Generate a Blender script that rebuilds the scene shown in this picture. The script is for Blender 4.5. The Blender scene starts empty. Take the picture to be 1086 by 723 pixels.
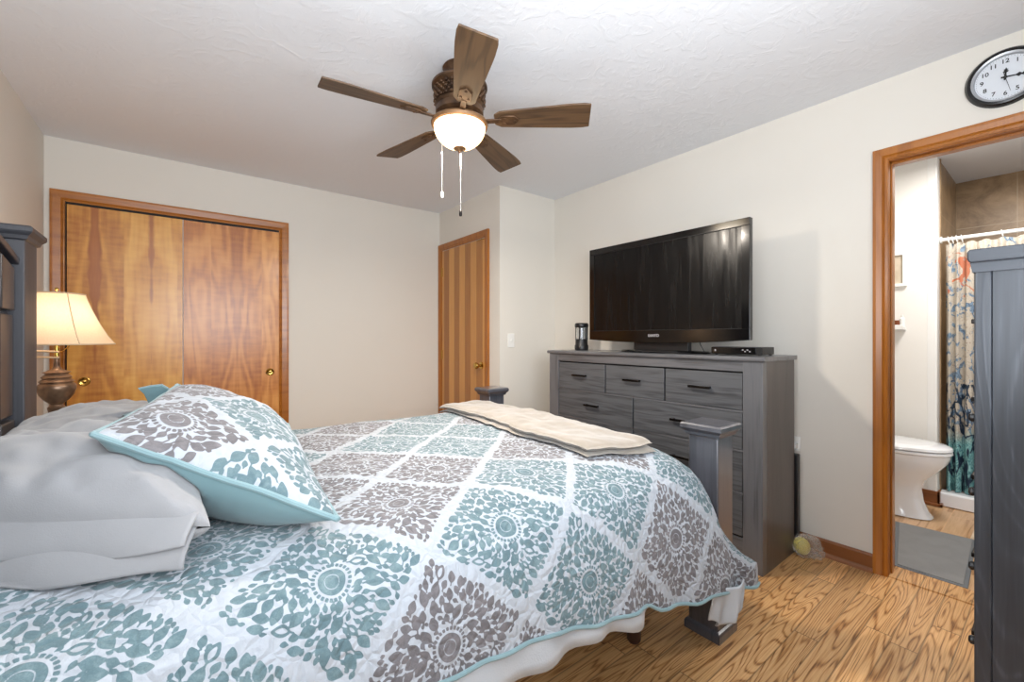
import bpy, bmesh, math, random
import numpy as np
from mathutils import Vector, Matrix
from mathutils.bvhtree import BVHTree
S = bpy.context.scene
COL = S.collection
random.seed(7)
# ------------------------------------------------------------------ camera, world, lights, exposure
YAW = math.atan2(355, 456)
cd = bpy.data.cameras.new('camera'); cam = bpy.data.objects.new('camera', cd); COL.objects.link(cam)
cam.location = (0, 0, 1.17); cam.rotation_euler = (math.pi/2, 0, -YAW)
cd.sensor_fit = 'HORIZONTAL'; cd.sensor_width = 36; cd.lens = 456/1086*36; cd.shift_y = -3.5/1086; cd.clip_start = .02
S.camera = cam
S.view_settings.view_transform = 'Standard'; S.view_settings.look = 'None'
S.view_settings.gamma = 1; S.view_settings.use_curve_mapping = False
S.view_settings.exposure = 0.4
W = bpy.data.worlds.new('daylight'); S.world = W; W.use_nodes = True
W.node_tree.nodes['Background'].inputs[0].default_value = (.75, .85, 1, 1)
W.node_tree.nodes['Background'].inputs[1].default_value = 1.2
def area(name, loc, rot, sx, sy, power, col):
    l = bpy.data.lights.new(name, 'AREA'); l.shape = 'RECTANGLE'; l.size = sx; l.size_y = sy; l.energy = power; l.color = col
    o = bpy.data.objects.new(name, l); COL.objects.link(o); o.location = loc; o.rotation_euler = rot; return o
def point(name, loc, power, col, r=.04):
    l = bpy.data.lights.new(name, 'POINT'); l.energy = power; l.color = col; l.shadow_soft_size = r
    o = bpy.data.objects.new(name, l); COL.objects.link(o); o.location = loc; return o
H = 2.44
XL, XR, YF, YB = -.66, 2.75, -.43, 3.93
BX, BY = 2.12, 2.89
# daylight in the two windows behind and beside the camera
area('window_daylight', (.45, YF+.03, 1.5), (math.pi/2+.7, 0, 0), 1.5, 1.15, 52, (.90, .95, 1))
area('side_window_daylight', (XL+.03, .1, 1.45), (math.pi/2+.6, 0, -math.pi/2), .75, 1.1, 15, (.90, .95, 1))
# bathroom ceiling fixture
area('bath_light', (3.6, .2, 2.38), (0, 0, 0), .35, .35, 20, (1, .97, .93))
area('shower_light', (4.62, -.2, 2.40), (0, 0, 0), .25, .25, 3.5, (1, .96, .9))

# ------------------------------------------------------------------ helpers
ORG = {}
class MB:
    def __init__(s): s.v = []; s.f = []
    def box(s, x0, x1, y0, y1, z0, z1):
        n = len(s.v)
        s.v += [(x, y, z) for z in (z0, z1) for y in (y0, y1) for x in (x0, x1)]
        s.f += [tuple(n+i for i in q) for q in ((0,2,3,1),(4,5,7,6),(0,1,5,4),(2,6,7,3),(0,4,6,2),(1,3,7,5))]
        return s
    def prism(s, pts, axis, a0, a1):
        # pts 2D outline extruded along axis
        n = len(s.v); k = len(pts)
        def mk(p, a):
            return {'x': (a, p[0], p[1]), 'y': (p[0], a, p[1]), 'z': (p[0], p[1], a)}[axis]
        s.v += [mk(p, a0) for p in pts] + [mk(p, a1) for p in pts]
        s.f += [tuple(range(n, n+k)), tuple(range(n+2*k-1, n+k-1, -1))]
        s.f += [(n+i, n+k+i, n+k+(i+1) % k, n+(i+1) % k) for i in range(k)]
        return s
    def lathe(s, prof, c=(0, 0, 0), seg=32, sx=1, sy=1, axis='z'):
        n = len(s.v)
        for r, z in prof:
            for i in range(seg):
                a = 2*math.pi*i/seg; p = (r*math.cos(a)*sx, r*math.sin(a)*sy, z)
                if axis == 'x': p = (p[2], p[0], p[1])
                if axis == 'y': p = (p[0], p[2], p[1])
                s.v.append((c[0]+p[0], c[1]+p[1], c[2]+p[2]))
        for j in range(len(prof)-1):
            for i in range(seg):
                a = n+j*seg+i; b = n+j*seg+(i+1) % seg
                s.f.append((a, b, b+seg, a+seg))
        s.f.append(tuple(range(n+seg-1, n-1, -1))); m = n+(len(prof)-1)*seg; s.f.append(tuple(range(m, m+seg)))
        return s
    def tube(s, pts, r, seg=8):
        n = len(s.v); pts = [Vector(p) for p in pts]; k = len(pts)
        for i, p in enumerate(pts):
            d = (pts[min(i+1, k-1)]-pts[max(i-1, 0)]).normalized()
            up = Vector((0, 0, 1)) if abs(d.z) < .9 else Vector((1, 0, 0))
            a = d.cross(up).normalized(); b = d.cross(a)
            rr = r[i] if isinstance(r, (list, tuple)) else r
            for j in range(seg):
                t = 2*math.pi*j/seg; s.v.append(tuple(p+(a*math.cos(t)+b*math.sin(t))*rr))
        for i in range(k-1):
            for j in range(seg):
                a = n+i*seg+j; b = n+i*seg+(j+1) % seg; s.f.append((a, b, b+seg, a+seg))
        s.f.append(tuple(range(n, n+seg))); s.f.append(tuple(range(n+k*seg-1, n+(k-1)*seg-1, -1)))
        return s
    def grid(s, P):
        # P (n,m,3) nested list
        n = len(s.v); a = len(P); b = len(P[0])
        for row in P: s.v += [tuple(p) for p in row]
        s.f += [(n+i*b+j, n+(i+1)*b+j, n+(i+1)*b+j+1, n+i*b+j+1) for i in range(a-1) for j in range(b-1)]
        return s
def finish(me, m, smooth):
    if m: me.materials.append(m)
    me.validate(); me.update()
    bm = bmesh.new(); bm.from_mesh(me); bmesh.ops.recalc_face_normals(bm, faces=bm.faces); bm.to_mesh(me); bm.free()
    if smooth:
        me.shade_smooth()
        if smooth != 'all': me.set_sharp_from_angle(angle=math.radians(38))
def build(name, mb, m, parent=None, bev=0, smooth=True, label=None, org=None, kind=None):
    me = bpy.data.meshes.new(name)
    v = mb.v
    if parent is not None: o0 = ORG[parent.name]
    elif org is not None: o0 = Vector(org)
    elif kind == 'structure': o0 = Vector((0, 0, 0))
    else:
        xs = [p[0] for p in v]; ys = [p[1] for p in v]; zs = [p[2] for p in v]
        o0 = Vector(((min(xs)+max(xs))/2, (min(ys)+max(ys))/2, min(zs)))
    me.from_pydata([(p[0]-o0.x, p[1]-o0.y, p[2]-o0.z) for p in v], [], mb.f)
    finish(me, m, smooth)
    o = bpy.data.objects.new(name, me); COL.objects.link(o)
    if parent is not None: o.parent = parent
    else: o.location = o0
    ORG[o.name] = o0
    if bev:
        b = o.modifiers.new('bevel', 'BEVEL'); b.width = bev; b.segments = 2; b.limit_method = 'ANGLE'; b.angle_limit = math.radians(40)
        b.harden_normals = False
    if label: o['label'] = label
    if kind: o['kind'] = kind
    return o
def thing(name, loc, label, cat, group=None):
    o = bpy.data.objects.new(name, None); COL.objects.link(o); o.location = loc; o.empty_display_size = .05
    ORG[o.name] = Vector(loc); o['label'] = label; o['category'] = cat
    if group: o['group'] = group
    return o
def tag(o, label, cat, group=None, kind=None):
    o['label'] = label; o['category'] = cat
    if group: o['group'] = group
    if kind: o['kind'] = kind
    return o
def text(name, body, size, m, parent, M, ext=.0004, bold=0):
    cu = bpy.data.curves.new(name, 'FONT'); cu.body = body; cu.size = size; cu.extrude = ext; cu.offset = bold
    cu.align_x = 'CENTER'; cu.align_y = 'CENTER'; cu.resolution_u = 3
    t = bpy.data.objects.new('tmp', cu); COL.objects.link(t)
    me = bpy.data.meshes.new_from_object(t.evaluated_get(bpy.context.evaluated_depsgraph_get()))
    bpy.data.objects.remove(t); me.name = name
    me.transform(Matrix.Translation(-ORG[parent.name]) @ M); me.materials.clear(); me.materials.append(m)
    o = bpy.data.objects.new(name, me); COL.objects.link(o); o.parent = parent
    return o
# --- numpy value noise
def vnoise(x, y, seed=0):
    x = np.asarray(x, float); y = np.asarray(y, float)
    rng = np.random.RandomState(seed); T = rng.rand(256, 256)*2-1
    xi = np.floor(x).astype(int); yi = np.floor(y).astype(int); fx = x-xi; fy = y-yi
    fx = fx*fx*(3-2*fx); fy = fy*fy*(3-2*fy)
    g = lambda a, b: T[a & 255, b & 255]
    return (g(xi, yi)*(1-fx)+g(xi+1, yi)*fx)*(1-fy)+(g(xi, yi+1)*(1-fx)+g(xi+1, yi+1)*fx)*fy

# ------------------------------------------------------------------ materials
def srgb(r, g, b):
    return tuple((c/255/12.92 if c/255 <= .04045 else ((c/255+.055)/1.055)**2.4) for c in (r, g, b))+(1,)
class NT:
    def __init__(s, name):
        s.m = bpy.data.materials.new(name); s.m.use_nodes = True; s.t = s.m.node_tree; s.b = s.t.nodes['Principled BSDF']
    def n(s, typ, *ins, **kw):
        nd = s.t.nodes.new('ShaderNode'+typ)
        for k, v in kw.items():
            if k[0] == '_': nd.inputs[k[1:].replace('_', ' ')].default_value = v
            else: setattr(nd, k, v)
        for i, v in enumerate(ins):
            if v is None: continue
            if isinstance(v, bpy.types.NodeSocket): s.t.links.new(v, nd.inputs[i])
            else: nd.inputs[i].default_value = v
        return nd
    def math(s, op, a, b=None, c=None): return s.n('Math', a, b, c, operation=op).outputs[0]
    def mix(s, f, a, b, mode='MIX'):
        nd = s.t.nodes.new('ShaderNodeMix'); nd.data_type = 'RGBA'; nd.blend_type = mode
        for k, v in ((0, f), (6, a), (7, b)):
            if isinstance(v, bpy.types.NodeSocket): s.t.links.new(v, nd.inputs[k])
            else: nd.inputs[k].default_value = v
        return nd.outputs[2]
    def ramp(s, f, stops):
        nd = s.n('ValToRGB', f); e = nd.color_ramp.elements
        while len(e) < len(stops): e.new(.5)
        for i, (p, c) in enumerate(stops): e[i].position = p; e[i].color = c if hasattr(c, '__len__') else (c, c, c, 1)
        return nd.outputs[0]
    def noise(s, vec, scale, detail=2, dist=0, rough=.5):
        return s.n('TexNoise', vec, _Scale=scale, _Detail=detail, _Distortion=dist, _Roughness=rough).outputs[0]
    def mapv(s, vec, sc=(1, 1, 1), loc=(0, 0, 0)):
        return s.n('Mapping', vec, _Scale=sc, _Location=loc).outputs[0]
    def pos(s): return s.n('NewGeometry').outputs['Position']
    def objc(s, rnd=False):
        v = s.n('TexCoord').outputs['Object']
        if rnd:
            r = s.n('ObjectInfo').outputs['Random']
            v = s.n('VectorMath', v, s.n('VectorMath', s.n('CombineXYZ', r, r, r).outputs[0], (13., 7., 9.), operation='MULTIPLY').outputs[0], operation='ADD').outputs[0]
        return v
    def col(s, c): s.link(c, 'Base Color'); return s
    def link(s, v, k):
        if isinstance(v, bpy.types.NodeSocket): s.t.links.new(v, s.b.inputs[k])
        else: s.b.inputs[k].default_value = v
        return s
    def bump(s, h, strength=.3, dist=.002):
        nd = s.n('Bump', _Strength=strength, _Distance=dist); s.t.links.new(h, nd.inputs['Height']); s.t.links.new(nd.outputs[0], s.b.inputs['Normal']); return s
def plain(name, c, rough=.6, metal=0, var=.06, scale=30, bump=0, spec=None, coat=0):
    N = NT(name); v = N.objc(); n = N.noise(v, scale, 3)
    k = N.ramp(n, [(.2, 1-var), (.8, 1)])
    N.col(N.mix(1., c, k, 'MULTIPLY')).link(rough, 'Roughness').link(metal, 'Metallic')
    if spec is not None: N.link(spec, 'Specular IOR Level')
    if coat: N.link(coat, 'Coat Weight').link(.1, 'Coat Roughness')
    if bump: N.bump(n, bump)
    return N.m
def wood(name, dark, light, axis='x', k=40, along=1., across=7., rough=.35, cont=.6, bump=.15, rnd=True, coat=0, fine=.35):
    N = NT(name); v = N.objc(rnd)
    sc = [across]*3; sc['xyz'.index(axis)] = along
    n1 = N.noise(N.mapv(v, sc), 1., 1.5, .2)
    ring = N.math('SINE', N.math('MULTIPLY', n1, float(k)))
    ring = N.math('POWER', N.math('MULTIPLY_ADD', ring, .5, .5), 2.)
    sf = [150.]*3; sf['xyz'.index(axis)] = 5.
    fn = N.noise(N.mapv(v, sf), 1., 2)
    big = N.noise(N.mapv(v, [c*.5 for c in sc]), 1., 2)
    f = N.math('SUBTRACT', 1., N.math('MULTIPLY', ring, cont))
    f = N.math('ADD', f, N.math('MULTIPLY', N.math('SUBTRACT', fn, .5), fine*2))
    f = N.math('ADD', f, N.math('MULTIPLY', N.math('SUBTRACT', big, .5), .5))
    f = N.n('Clamp', f).outputs[0]
    N.col(N.mix(f, dark, light)).link(rough, 'Roughness')
    if coat: N.link(coat, 'Coat Weight').link(.15, 'Coat Roughness')
    if bump: N.bump(f, bump, .001)
    return N.m
M = {}
# walls and ceiling
N = NT('painted_wall'); p = N.pos(); N.col(N.mix(N.noise(p, 1.3, 3), srgb(219, 213, 203), srgb(226, 221, 212))).link(.75, 'Roughness').bump(N.noise(p, 160, 3), .08, .001); M['wall'] = N.m
N = NT('bath_wall_paint'); p = N.pos(); N.col(N.mix(N.noise(p, 1.3, 3), srgb(232, 229, 222), srgb(238, 235, 229))).link(.6, 'Roughness').bump(N.noise(p, 160, 3), .06, .001); M['bwall'] = N.m
N = NT('textured_ceiling'); p = N.pos()
sw = N.noise(p, 9, 4, 2.2); sw2 = N.noise(p, 45, 3, 1.)
hh = N.math('ADD', N.ramp(sw, [(.5, 0.), (.62, 1.)]), N.math('MULTIPLY', sw2, .5))
N.col(srgb(230, 232, 236)).link(.85, 'Roughness').bump(hh, .2, .0035); M['ceiling'] = N.m
# oak floor, boards running along x
def floor_mat(name, pw, pl, dark, mid, light, k=34, rough=.3, seam=.6):
    N = NT(name); p = N.pos(); s = N.n('SeparateXYZ', p); x, y = s.outputs[0], s.outputs[1]
    row = N.math('FLOOR', N.math('DIVIDE', y, pw))
    ro = N.n('TexWhiteNoise', row, noise_dimensions='1D')
    # white noise 1D takes W
    for l in list(ro.inputs[0].links): N.t.links.remove(l)
    N.t.links.new(row, ro.inputs['W'])
    xx = N.math('ADD', N.math('DIVIDE', x, pl), N.math('MULTIPLY', ro.outputs['Value'], 7.3))
    cell = N.math('FLOOR', xx)
    cv = N.n('CombineXYZ', row, cell, 0.).outputs[0]
    wn = N.n('TexWhiteNoise', cv, noise_dimensions='3D'); r = wn.outputs['Value']; rc = wn.outputs['Color']
    off = N.n('VectorMath', rc, (31., 17., 5.), operation='MULTIPLY').outputs[0]
    pv = N.n('VectorMath', p, off, operation='ADD').outputs[0]
    n1 = N.noise(N.mapv(pv, (1.2, 15., 1)), 1., 1.2, .15)
    ring = N.math('SINE', N.math('MULTIPLY', n1, float(k)*2.2))
    ring = N.math('POWER', N.math('MULTIPLY_ADD', ring, .5, .5), 3.6)
    fn = N.noise(N.mapv(pv, (8, 260, 1)), 1., 3)
    pore = N.ramp(fn, [(.35, 0.), (.6, 1.)])
    f = N.math('SUBTRACT', 1., N.math('MULTIPLY', ring, .58))
    f = N.math('SUBTRACT', f, N.math('MULTIPLY', N.math('SUBTRACT', 1., pore), .34))
    c = N.ramp(f, [(.05, dark), (.5, mid), (1., light)])
    tint = N.math('MULTIPLY_ADD', r, .34, .76)
    c = N.mix(1., c, N.n('CombineXYZ', tint, tint, tint).outputs[0], 'MULTIPLY')
    fy = N.math('FRACT', N.math('DIVIDE', y, pw)); fx = N.math('FRACT', xx)
    ey = N.math('MINIMUM', fy, N.math('SUBTRACT', 1., fy)); ex = N.math('MINIMUM', fx, N.math('SUBTRACT', 1., fx))
    g = N.math('MINIMUM', N.math('MULTIPLY', ey, pw), N.math('MULTIPLY', ex, pl))
    gm = N.ramp(g, [(0., 1-seam), (.0016, 1.)])
    c = N.mix(1., c, gm, 'MULTIPLY')
    N.col(c).link(rough, 'Roughness').bump(N.math('ADD', N.math('MULTIPLY', f, .3), gm), .2, .001)
    return N.m
M['floor'] = floor_mat('oak_floor', .083, 1.1, srgb(112, 68, 34), srgb(192, 140, 86), srgb(224, 178, 124), k=46)
M['bfloor'] = floor_mat('bath_floor', .46, .46, srgb(140, 100, 66), srgb(184, 142, 100), srgb(205, 168, 128), k=9, rough=.3, seam=-.3)
# trim
M['trim'] = wood('stained_trim_v', srgb(112, 58, 12), srgb(170, 104, 36), 'z', 26, .8, 9, .3, .35, .05, coat=.12)
M['trim_y'] = wood('stained_trim_y', srgb(112, 58, 12), srgb(170, 104, 36), 'y', 26, .8, 9, .3, .35, .05, coat=.12)
M['trim_x'] = wood('stained_trim_x', srgb(112, 58, 12), srgb(170, 104, 36), 'x', 26, .8, 9, .3, .35, .05, coat=.12)
M['base'] = wood('baseboard_wood', srgb(92, 52, 26), srgb(138, 84, 46), 'y', 26, .8, 9, .35, .35, .05)
M['shoe'] = wood('shoe_moulding_wood', srgb(110, 68, 42), srgb(150, 100, 68), 'y', 20, .8, 9, .35, .35, .05)
# closet door plywood: book matched veneer leaves with heart streaks
def veneer(name, wid, off, seed, axis, streak=.9, ca=srgb(166, 98, 34), cb=srgb(206, 144, 60), cc=srgb(230, 176, 88), k=22):
    N = NT(name); p = N.pos(); s = N.n('SeparateXYZ', p); x = s.outputs['XYZ'.index(axis)]; z = s.outputs[2]
    t = N.math('DIVIDE', N.math('ADD', x, off), wid)
    leaf = N.math('FLOOR', t); fr = N.math('ABSOLUTE', N.math('SUBTRACT', N.math('FRACT', t), .5))   # mirror inside one leaf pair
    wn = N.n('TexWhiteNoise', noise_dimensions='1D'); N.t.links.new(N.math('ADD', leaf, float(seed)), wn.inputs['W']); r = wn.outputs['Value']
    v = N.n('CombineXYZ', N.math('MULTIPLY', fr, wid), N.math('MULTIPLY', r, 3.), z).outputs[0]
    n1 = N.noise(N.mapv(v, (6, 1, 1.1)), 1., 2, .4)
    ring = N.math('MULTIPLY_ADD', N.math('SINE', N.math('MULTIPLY', n1, float(k))), .5, .5)
    fl = N.noise(N.mapv(v, (60, 1, 5)), 1., 2)
    ripple = N.noise(N.mapv(v, (9, 1, 40)), 1., 1.5)
    f = N.math('ADD', N.math('MULTIPLY', ring, .35), N.math('ADD', N.math('MULTIPLY', fl, .35), N.math('MULTIPLY', ripple, .4)))
    f = N.math('ADD', f, N.math('MULTIPLY', N.math('SUBTRACT', r, .5), .22))
    c = N.ramp(f, [(.15, ca), (.5, cb), (.95, cc)])
    if streak:
        w = N.math('ADD', N.math('MULTIPLY', N.math('SUBTRACT', N.noise(N.mapv(v, (2, 1, 2.2)), 1., 4), .38), .5), N.math('MULTIPLY', N.math('SUBTRACT', z, 1.15), .07))
        jag = N.math('ADD', w, N.math('MULTIPLY', N.math('SUBTRACT', N.noise(N.mapv(v, (14, 1, 3)), 1., 3), .5), .12))
        d = N.math('SUBTRACT', jag, fr)
        sm = N.ramp(N.math('MULTIPLY_ADD', d, 4., .5), [(.42, 0.), (.6, 1.)])
        c = N.mix(N.math('MULTIPLY', sm, streak), c, N.mix(fl, srgb(136, 70, 22), srgb(176, 102, 40)))
    N.col(c).link(.33, 'Roughness').link(.25, 'Coat Weight').link(.2, 'Coat Roughness').bump(fl, .04, .001)
    return N.m
M['closet_l'] = veneer('closet_veneer_left', .285, .0, 3, 'X', .9)
M['closet_r'] = veneer('closet_veneer_right', .33, .13, 11, 'X', .25, srgb(158, 88, 34), srgb(196, 126, 56), srgb(222, 158, 84), 40)
N = NT('hall_door_veneer'); p = N.pos(); s = N.n('SeparateXYZ', p)
t = N.math('FLOOR', N.math('DIVIDE', s.outputs[1], .098)); od = N.math('MODULO', N.math('ADD', t, 100.), 2.)
fl = N.noise(N.mapv(p, (1, 60, 4)), 1., 3); big = N.noise(N.mapv(p, (1, 5, .8)), 1., 2)
wn = N.n('TexWhiteNoise', noise_dimensions='1D'); N.t.links.new(t, wn.inputs['W'])
f = N.math('ADD', N.math('MULTIPLY', od, .42), N.math('ADD', N.math('MULTIPLY', fl, .3), N.math('MULTIPLY', wn.outputs['Value'], .2)))
N.col(N.ramp(f, [(.1, srgb(150, 92, 36)), (.9, srgb(216, 158, 84))])).link(.35, 'Roughness').link(.25, 'Coat Weight'); M['hdoor'] = N.m
# charcoal furniture
DK, LT = srgb(32, 32, 34), srgb(98, 98, 101)
M['char_y'] = wood('charcoal_wood_y', DK, LT, 'y', 22, 1.2, 11, .38, .35, .25, fine=.6, coat=.6)
M['char_z'] = wood('charcoal_wood_z', DK, LT, 'z', 22, 1.2, 11, .35, .35, .25, fine=.6, coat=.6)
M['char_x'] = wood('charcoal_wood_x', DK, LT, 'x', 22, 1.2, 11, .38, .35, .25, fine=.6)
M['drawer'] = wood('charcoal_drawer_wood', srgb(34, 34, 36), srgb(88, 89, 92), 'y', 30, 1.6, 16, .4, .35, .3, fine=.7)
M['dside'] = wood('charcoal_side_wood', srgb(46, 40, 38), srgb(92, 84, 80), 'z', 16, .7, 6, .3, .3, .1, fine=.4)
M['blackgap'] = plain('black_gap', srgb(10, 10, 11), .7)
M['post'] = wood('post_wood', srgb(30, 30, 34), srgb(76, 77, 84), 'z', 20, 1.2, 14, .3, .3, .15, fine=.5, coat=.9)
M['hpost'] = wood('head_post_wood', srgb(26, 26, 30), srgb(62, 63, 69), 'z', 20, 1.2, 14, .5, .3, .15, fine=.4)
M['rail'] = wood('bed_rail_wood', srgb(24, 24, 28), srgb(54, 54, 60), 'x', 20, 1.2, 14, .35, .3, .15, fine=.4)
M['hpanel'] = wood('headboard_plank', srgb(34, 33, 36), srgb(66, 62, 62), 'z', 20, 1.2, 14, .35, .3, .15, fine=.4)
N = NT('chest_side_wood'); v = N.objc(); n1 = N.noise(N.mapv(v, (1, 6.5, .9)), 1., 1.5, .3)
ring = N.math('POWER', N.math('MULTIPLY_ADD', N.math('SINE', N.math('MULTIPLY', n1, 120.)), .5, .5), 5.)
fl = N.noise(N.mapv(v, (20, 110, 4)), 1., 3); bg = N.noise(N.mapv(v, (3, 5, 1.2)), 1., 3)
f = N.math('ADD', N.math('MULTIPLY', ring, .09), N.math('ADD', N.math('MULTIPLY', fl, .45), N.math('MULTIPLY', bg, .5)))
N.col(N.ramp(f, [(.25, srgb(26, 29, 34)), (.55, srgb(48, 52, 59)), (.95, srgb(108, 113, 122))])).link(.42, 'Roughness').bump(ring, .15, .001); M['chest'] = N.m
M['handle'] = plain('dark_bronze', srgb(34, 31, 30), .3, .8)
M['brass'] = plain('brass', srgb(196, 158, 84), .22, 1.)
M['black'] = plain('gloss_black_plastic', srgb(8, 8, 9), .12, 0, 0, spec=.6)
M['dblack'] = plain('satin_black_plastic', srgb(22, 22, 24), .4)
N = NT('tv_screen'); p = N.objc()
sm = N.noise(N.mapv(p, (1, 30, 2.5)), 1., 3, .6)
N.col(srgb(12, 12, 13)).link(N.ramp(sm, [(.35, .16), (.75, .34)]), 'Roughness').link(.3, 'Specular IOR Level'); M['screen'] = N.m
M['silver'] = plain('silver_letters', srgb(200, 200, 205), .3, .5)
M['white'] = plain('white_plastic', srgb(238, 237, 233), .35, 0, .02)
M['porcelain'] = plain('white_porcelain', srgb(240, 241, 243), .08, 0, .01, coat=.5)
M['clockrim'] = plain('clock_rim_black', srgb(18, 18, 20), .25)
M['clocksilver'] = plain('clock_bezel_silver', srgb(176, 178, 182), .3, .4)
M['clockface'] = plain('clock_face', srgb(216, 220, 226), .5, 0, .03)
M['ink'] = plain('black_ink', srgb(18, 18, 20), .6)
M['chain'] = plain('steel_chain', srgb(190, 190, 188), .3, .8)
# fabric
def fabric(name, c, c2, sc=400, bump=.25, wr=6, rough=.9):
    N = NT(name); v = N.objc(); w = N.noise(v, sc, 2); b = N.noise(v, wr, 3, .6)
    N.col(N.mix(b, c, c2)).link(rough, 'Roughness').link(.25, 'Sheen Weight').bump(N.math('ADD', N.math('MULTIPLY', w, .25), N.math('MULTIPLY', b, 1.2)), bump, .006); return N.m
M['greycase'] = fabric('grey_pillowcase', srgb(132, 132, 134), srgb(146, 146, 148))
M['teal'] = fabric('teal_fabric', srgb(98, 128, 134), srgb(112, 140, 145), bump=.12)
M['tealpipe'] = fabric('teal_piping', srgb(112, 140, 146), srgb(128, 154, 158), bump=.1)
M['sheet'] = fabric('white_sheet', srgb(172, 177, 183), srgb(184, 189, 194), sc=250, bump=.35)
M['mattress'] = fabric('mattress_fabric', srgb(210, 210, 208), srgb(220, 220, 218))
N = NT('beige_throw'); v = N.objc(); a = N.noise(v, 7, 4, 1.2); b = N.noise(v, 300, 2)
N.col(N.mix(a, srgb(126, 117, 105), srgb(162, 152, 140))).link(.95, 'Roughness').link(.5, 'Sheen Weight').bump(N.math('ADD', a, N.math('MULTIPLY', b, .3)), .35, .006); M['throw'] = N.m
def quilt_mat(name, bumpy=1.):
    N = NT(name)
    at = N.n('Attribute', attribute_name='pat').outputs['Fac']; tn = N.n('Attribute', attribute_name='tone').outputs['Fac']
    p = N.pos()
    m = N.ramp(at, [(.42, 0.), (.50, 1.)])
    blot = N.noise(p, 28, 3, .8); thr = N.noise(p, 420, 2)
    f = N.math('ADD', N.math('MULTIPLY', blot, .8), N.math('MULTIPLY', thr, .35))
    teal = N.ramp(f, [(.3, srgb(62, 88, 96)), (.55, srgb(80, 106, 112)), (.8, srgb(108, 130, 134))])
    grey = N.ramp(f, [(.3, srgb(76, 71, 73)), (.55, srgb(93, 88, 90)), (.8, srgb(114, 109, 111))])
    inkc = N.mix(tn, teal, grey)
    base = N.mix(N.noise(p, 60, 2), srgb(156, 162, 170), srgb(172, 177, 184))
    N.col(N.mix(N.math('MULTIPLY', m, .93), base, inkc)).link(.9, 'Roughness').link(.15, 'Sheen Weight')
    vo = N.n('TexVoronoi', N.n('VectorMath', p, N.n('VectorMath', N.n('TexNoise', p, _Scale=14.).outputs[1], (.05, .05, .05), operation='MULTIPLY').outputs[0], operation='ADD').outputs[0], _Scale=34., feature='DISTANCE_TO_EDGE').outputs['Distance']
    puff = N.ramp(vo, [(0., 0.), (.25, .8), (.6, 1.)])
    N.bump(N.math('ADD', puff, N.math('MULTIPLY', N.noise(p, 90, 3), .6)), .75*bumpy, .0045)
    return N.m
M['quilt'] = quilt_mat('quilt_print'); M['shamprint'] = quilt_mat('sham_print', .5)

# ------------------------------------------------------------------ structure: room shell
def struct(name, mb, m, bev=0, smooth=False): return build(name, mb, m, None, bev, smooth, kind='structure')
T = .12
struct('floor', MB().box(XL-T, XR+.06, YF-T, YB+T, -.1, 0), M['floor'])
struct('floor_bath', MB().box(XR+.06, 5.2, -1.3, 1.8, -.1, -.004), M['bfloor'])
struct('ceiling', MB().box(XL-T, XR+.06, YF-T, YB+T, H, H+.1), M['ceiling'])
struct('ceiling_bath', MB().box(XR+.06, 5.2, -1.3, 1.8, H, H+.1), M['ceiling'])
struct('wall_back', MB().box(XL-T, BX, YB, YB+T, 0, H), M['wall'])
w = MB(); w.box(XL-T, XL, .475+.05, YB, 0, H); w.box(XL-T, XL, YF-T, -.325, 0, H); w.box(XL-T, XL, -.325, .525, 0, .87); w.box(XL-T, XL, -.325, .525, 2.03, H)
struct('wall_left', w, M['wall'])
w = MB(); w.box(XL, -.35, YF-T, YF, 0, H); w.box(1.25, XR, YF-T, YF, 0, H); w.box(-.35, 1.25, YF-T, YF, 0, .9); w.box(-.35, 1.25, YF-T, YF, 2.1, H)
struct('wall_front', w, M['wall'])
DY0, DY1, DZ = -.25, .528, 2.035     # bathroom doorway
w = MB(); w.box(XR, XR+T, DY1+.02, BY, 0, H); w.box(XR, XR+T, YF-T, DY0-.02, 0, H); w.box(XR, XR+T, DY0-.02, DY1+.02, DZ+.02, H)
struct('wall_right', w, M['wall'])
w = MB(); w.box(BX, XR+T, BY, BY+.1, 0, H); w.box(BX, BX+.1, BY+.1, YB+T, 0, H)
struct('wall_corner', w, M['wall'])
# window frames (behind / beside the camera)
def window(name, axis, c, a0, a1, z0, z1):
    f = MB(); b = f.box if axis == 'y' else (lambda x0, x1, y0, y1, q0, q1: f.box(y0, y1, x0, x1, q0, q1))
    t = .045; am = (a0+a1)/2; zm = (z0+z1)/2
    b(a0, a1, c-.08, c-.02, z0, z0+t); b(a0, a1, c-.08, c-.02, z1-t, z1)
    b(a0, a0+t, c-.08, c-.02, z0, z1); b(a1-t, a1, c-.08, c-.02, z0, z1); b(a0, a1, c-.08, c-.02, zm-t/2, zm+t/2)
    struct(name, f, M['white'])
window('window_1', 'y', YF, -.35, 1.25, .9, 2.1)
window('window_2', 'x', XL, -.325, .525, .87, 2.03)
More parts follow.
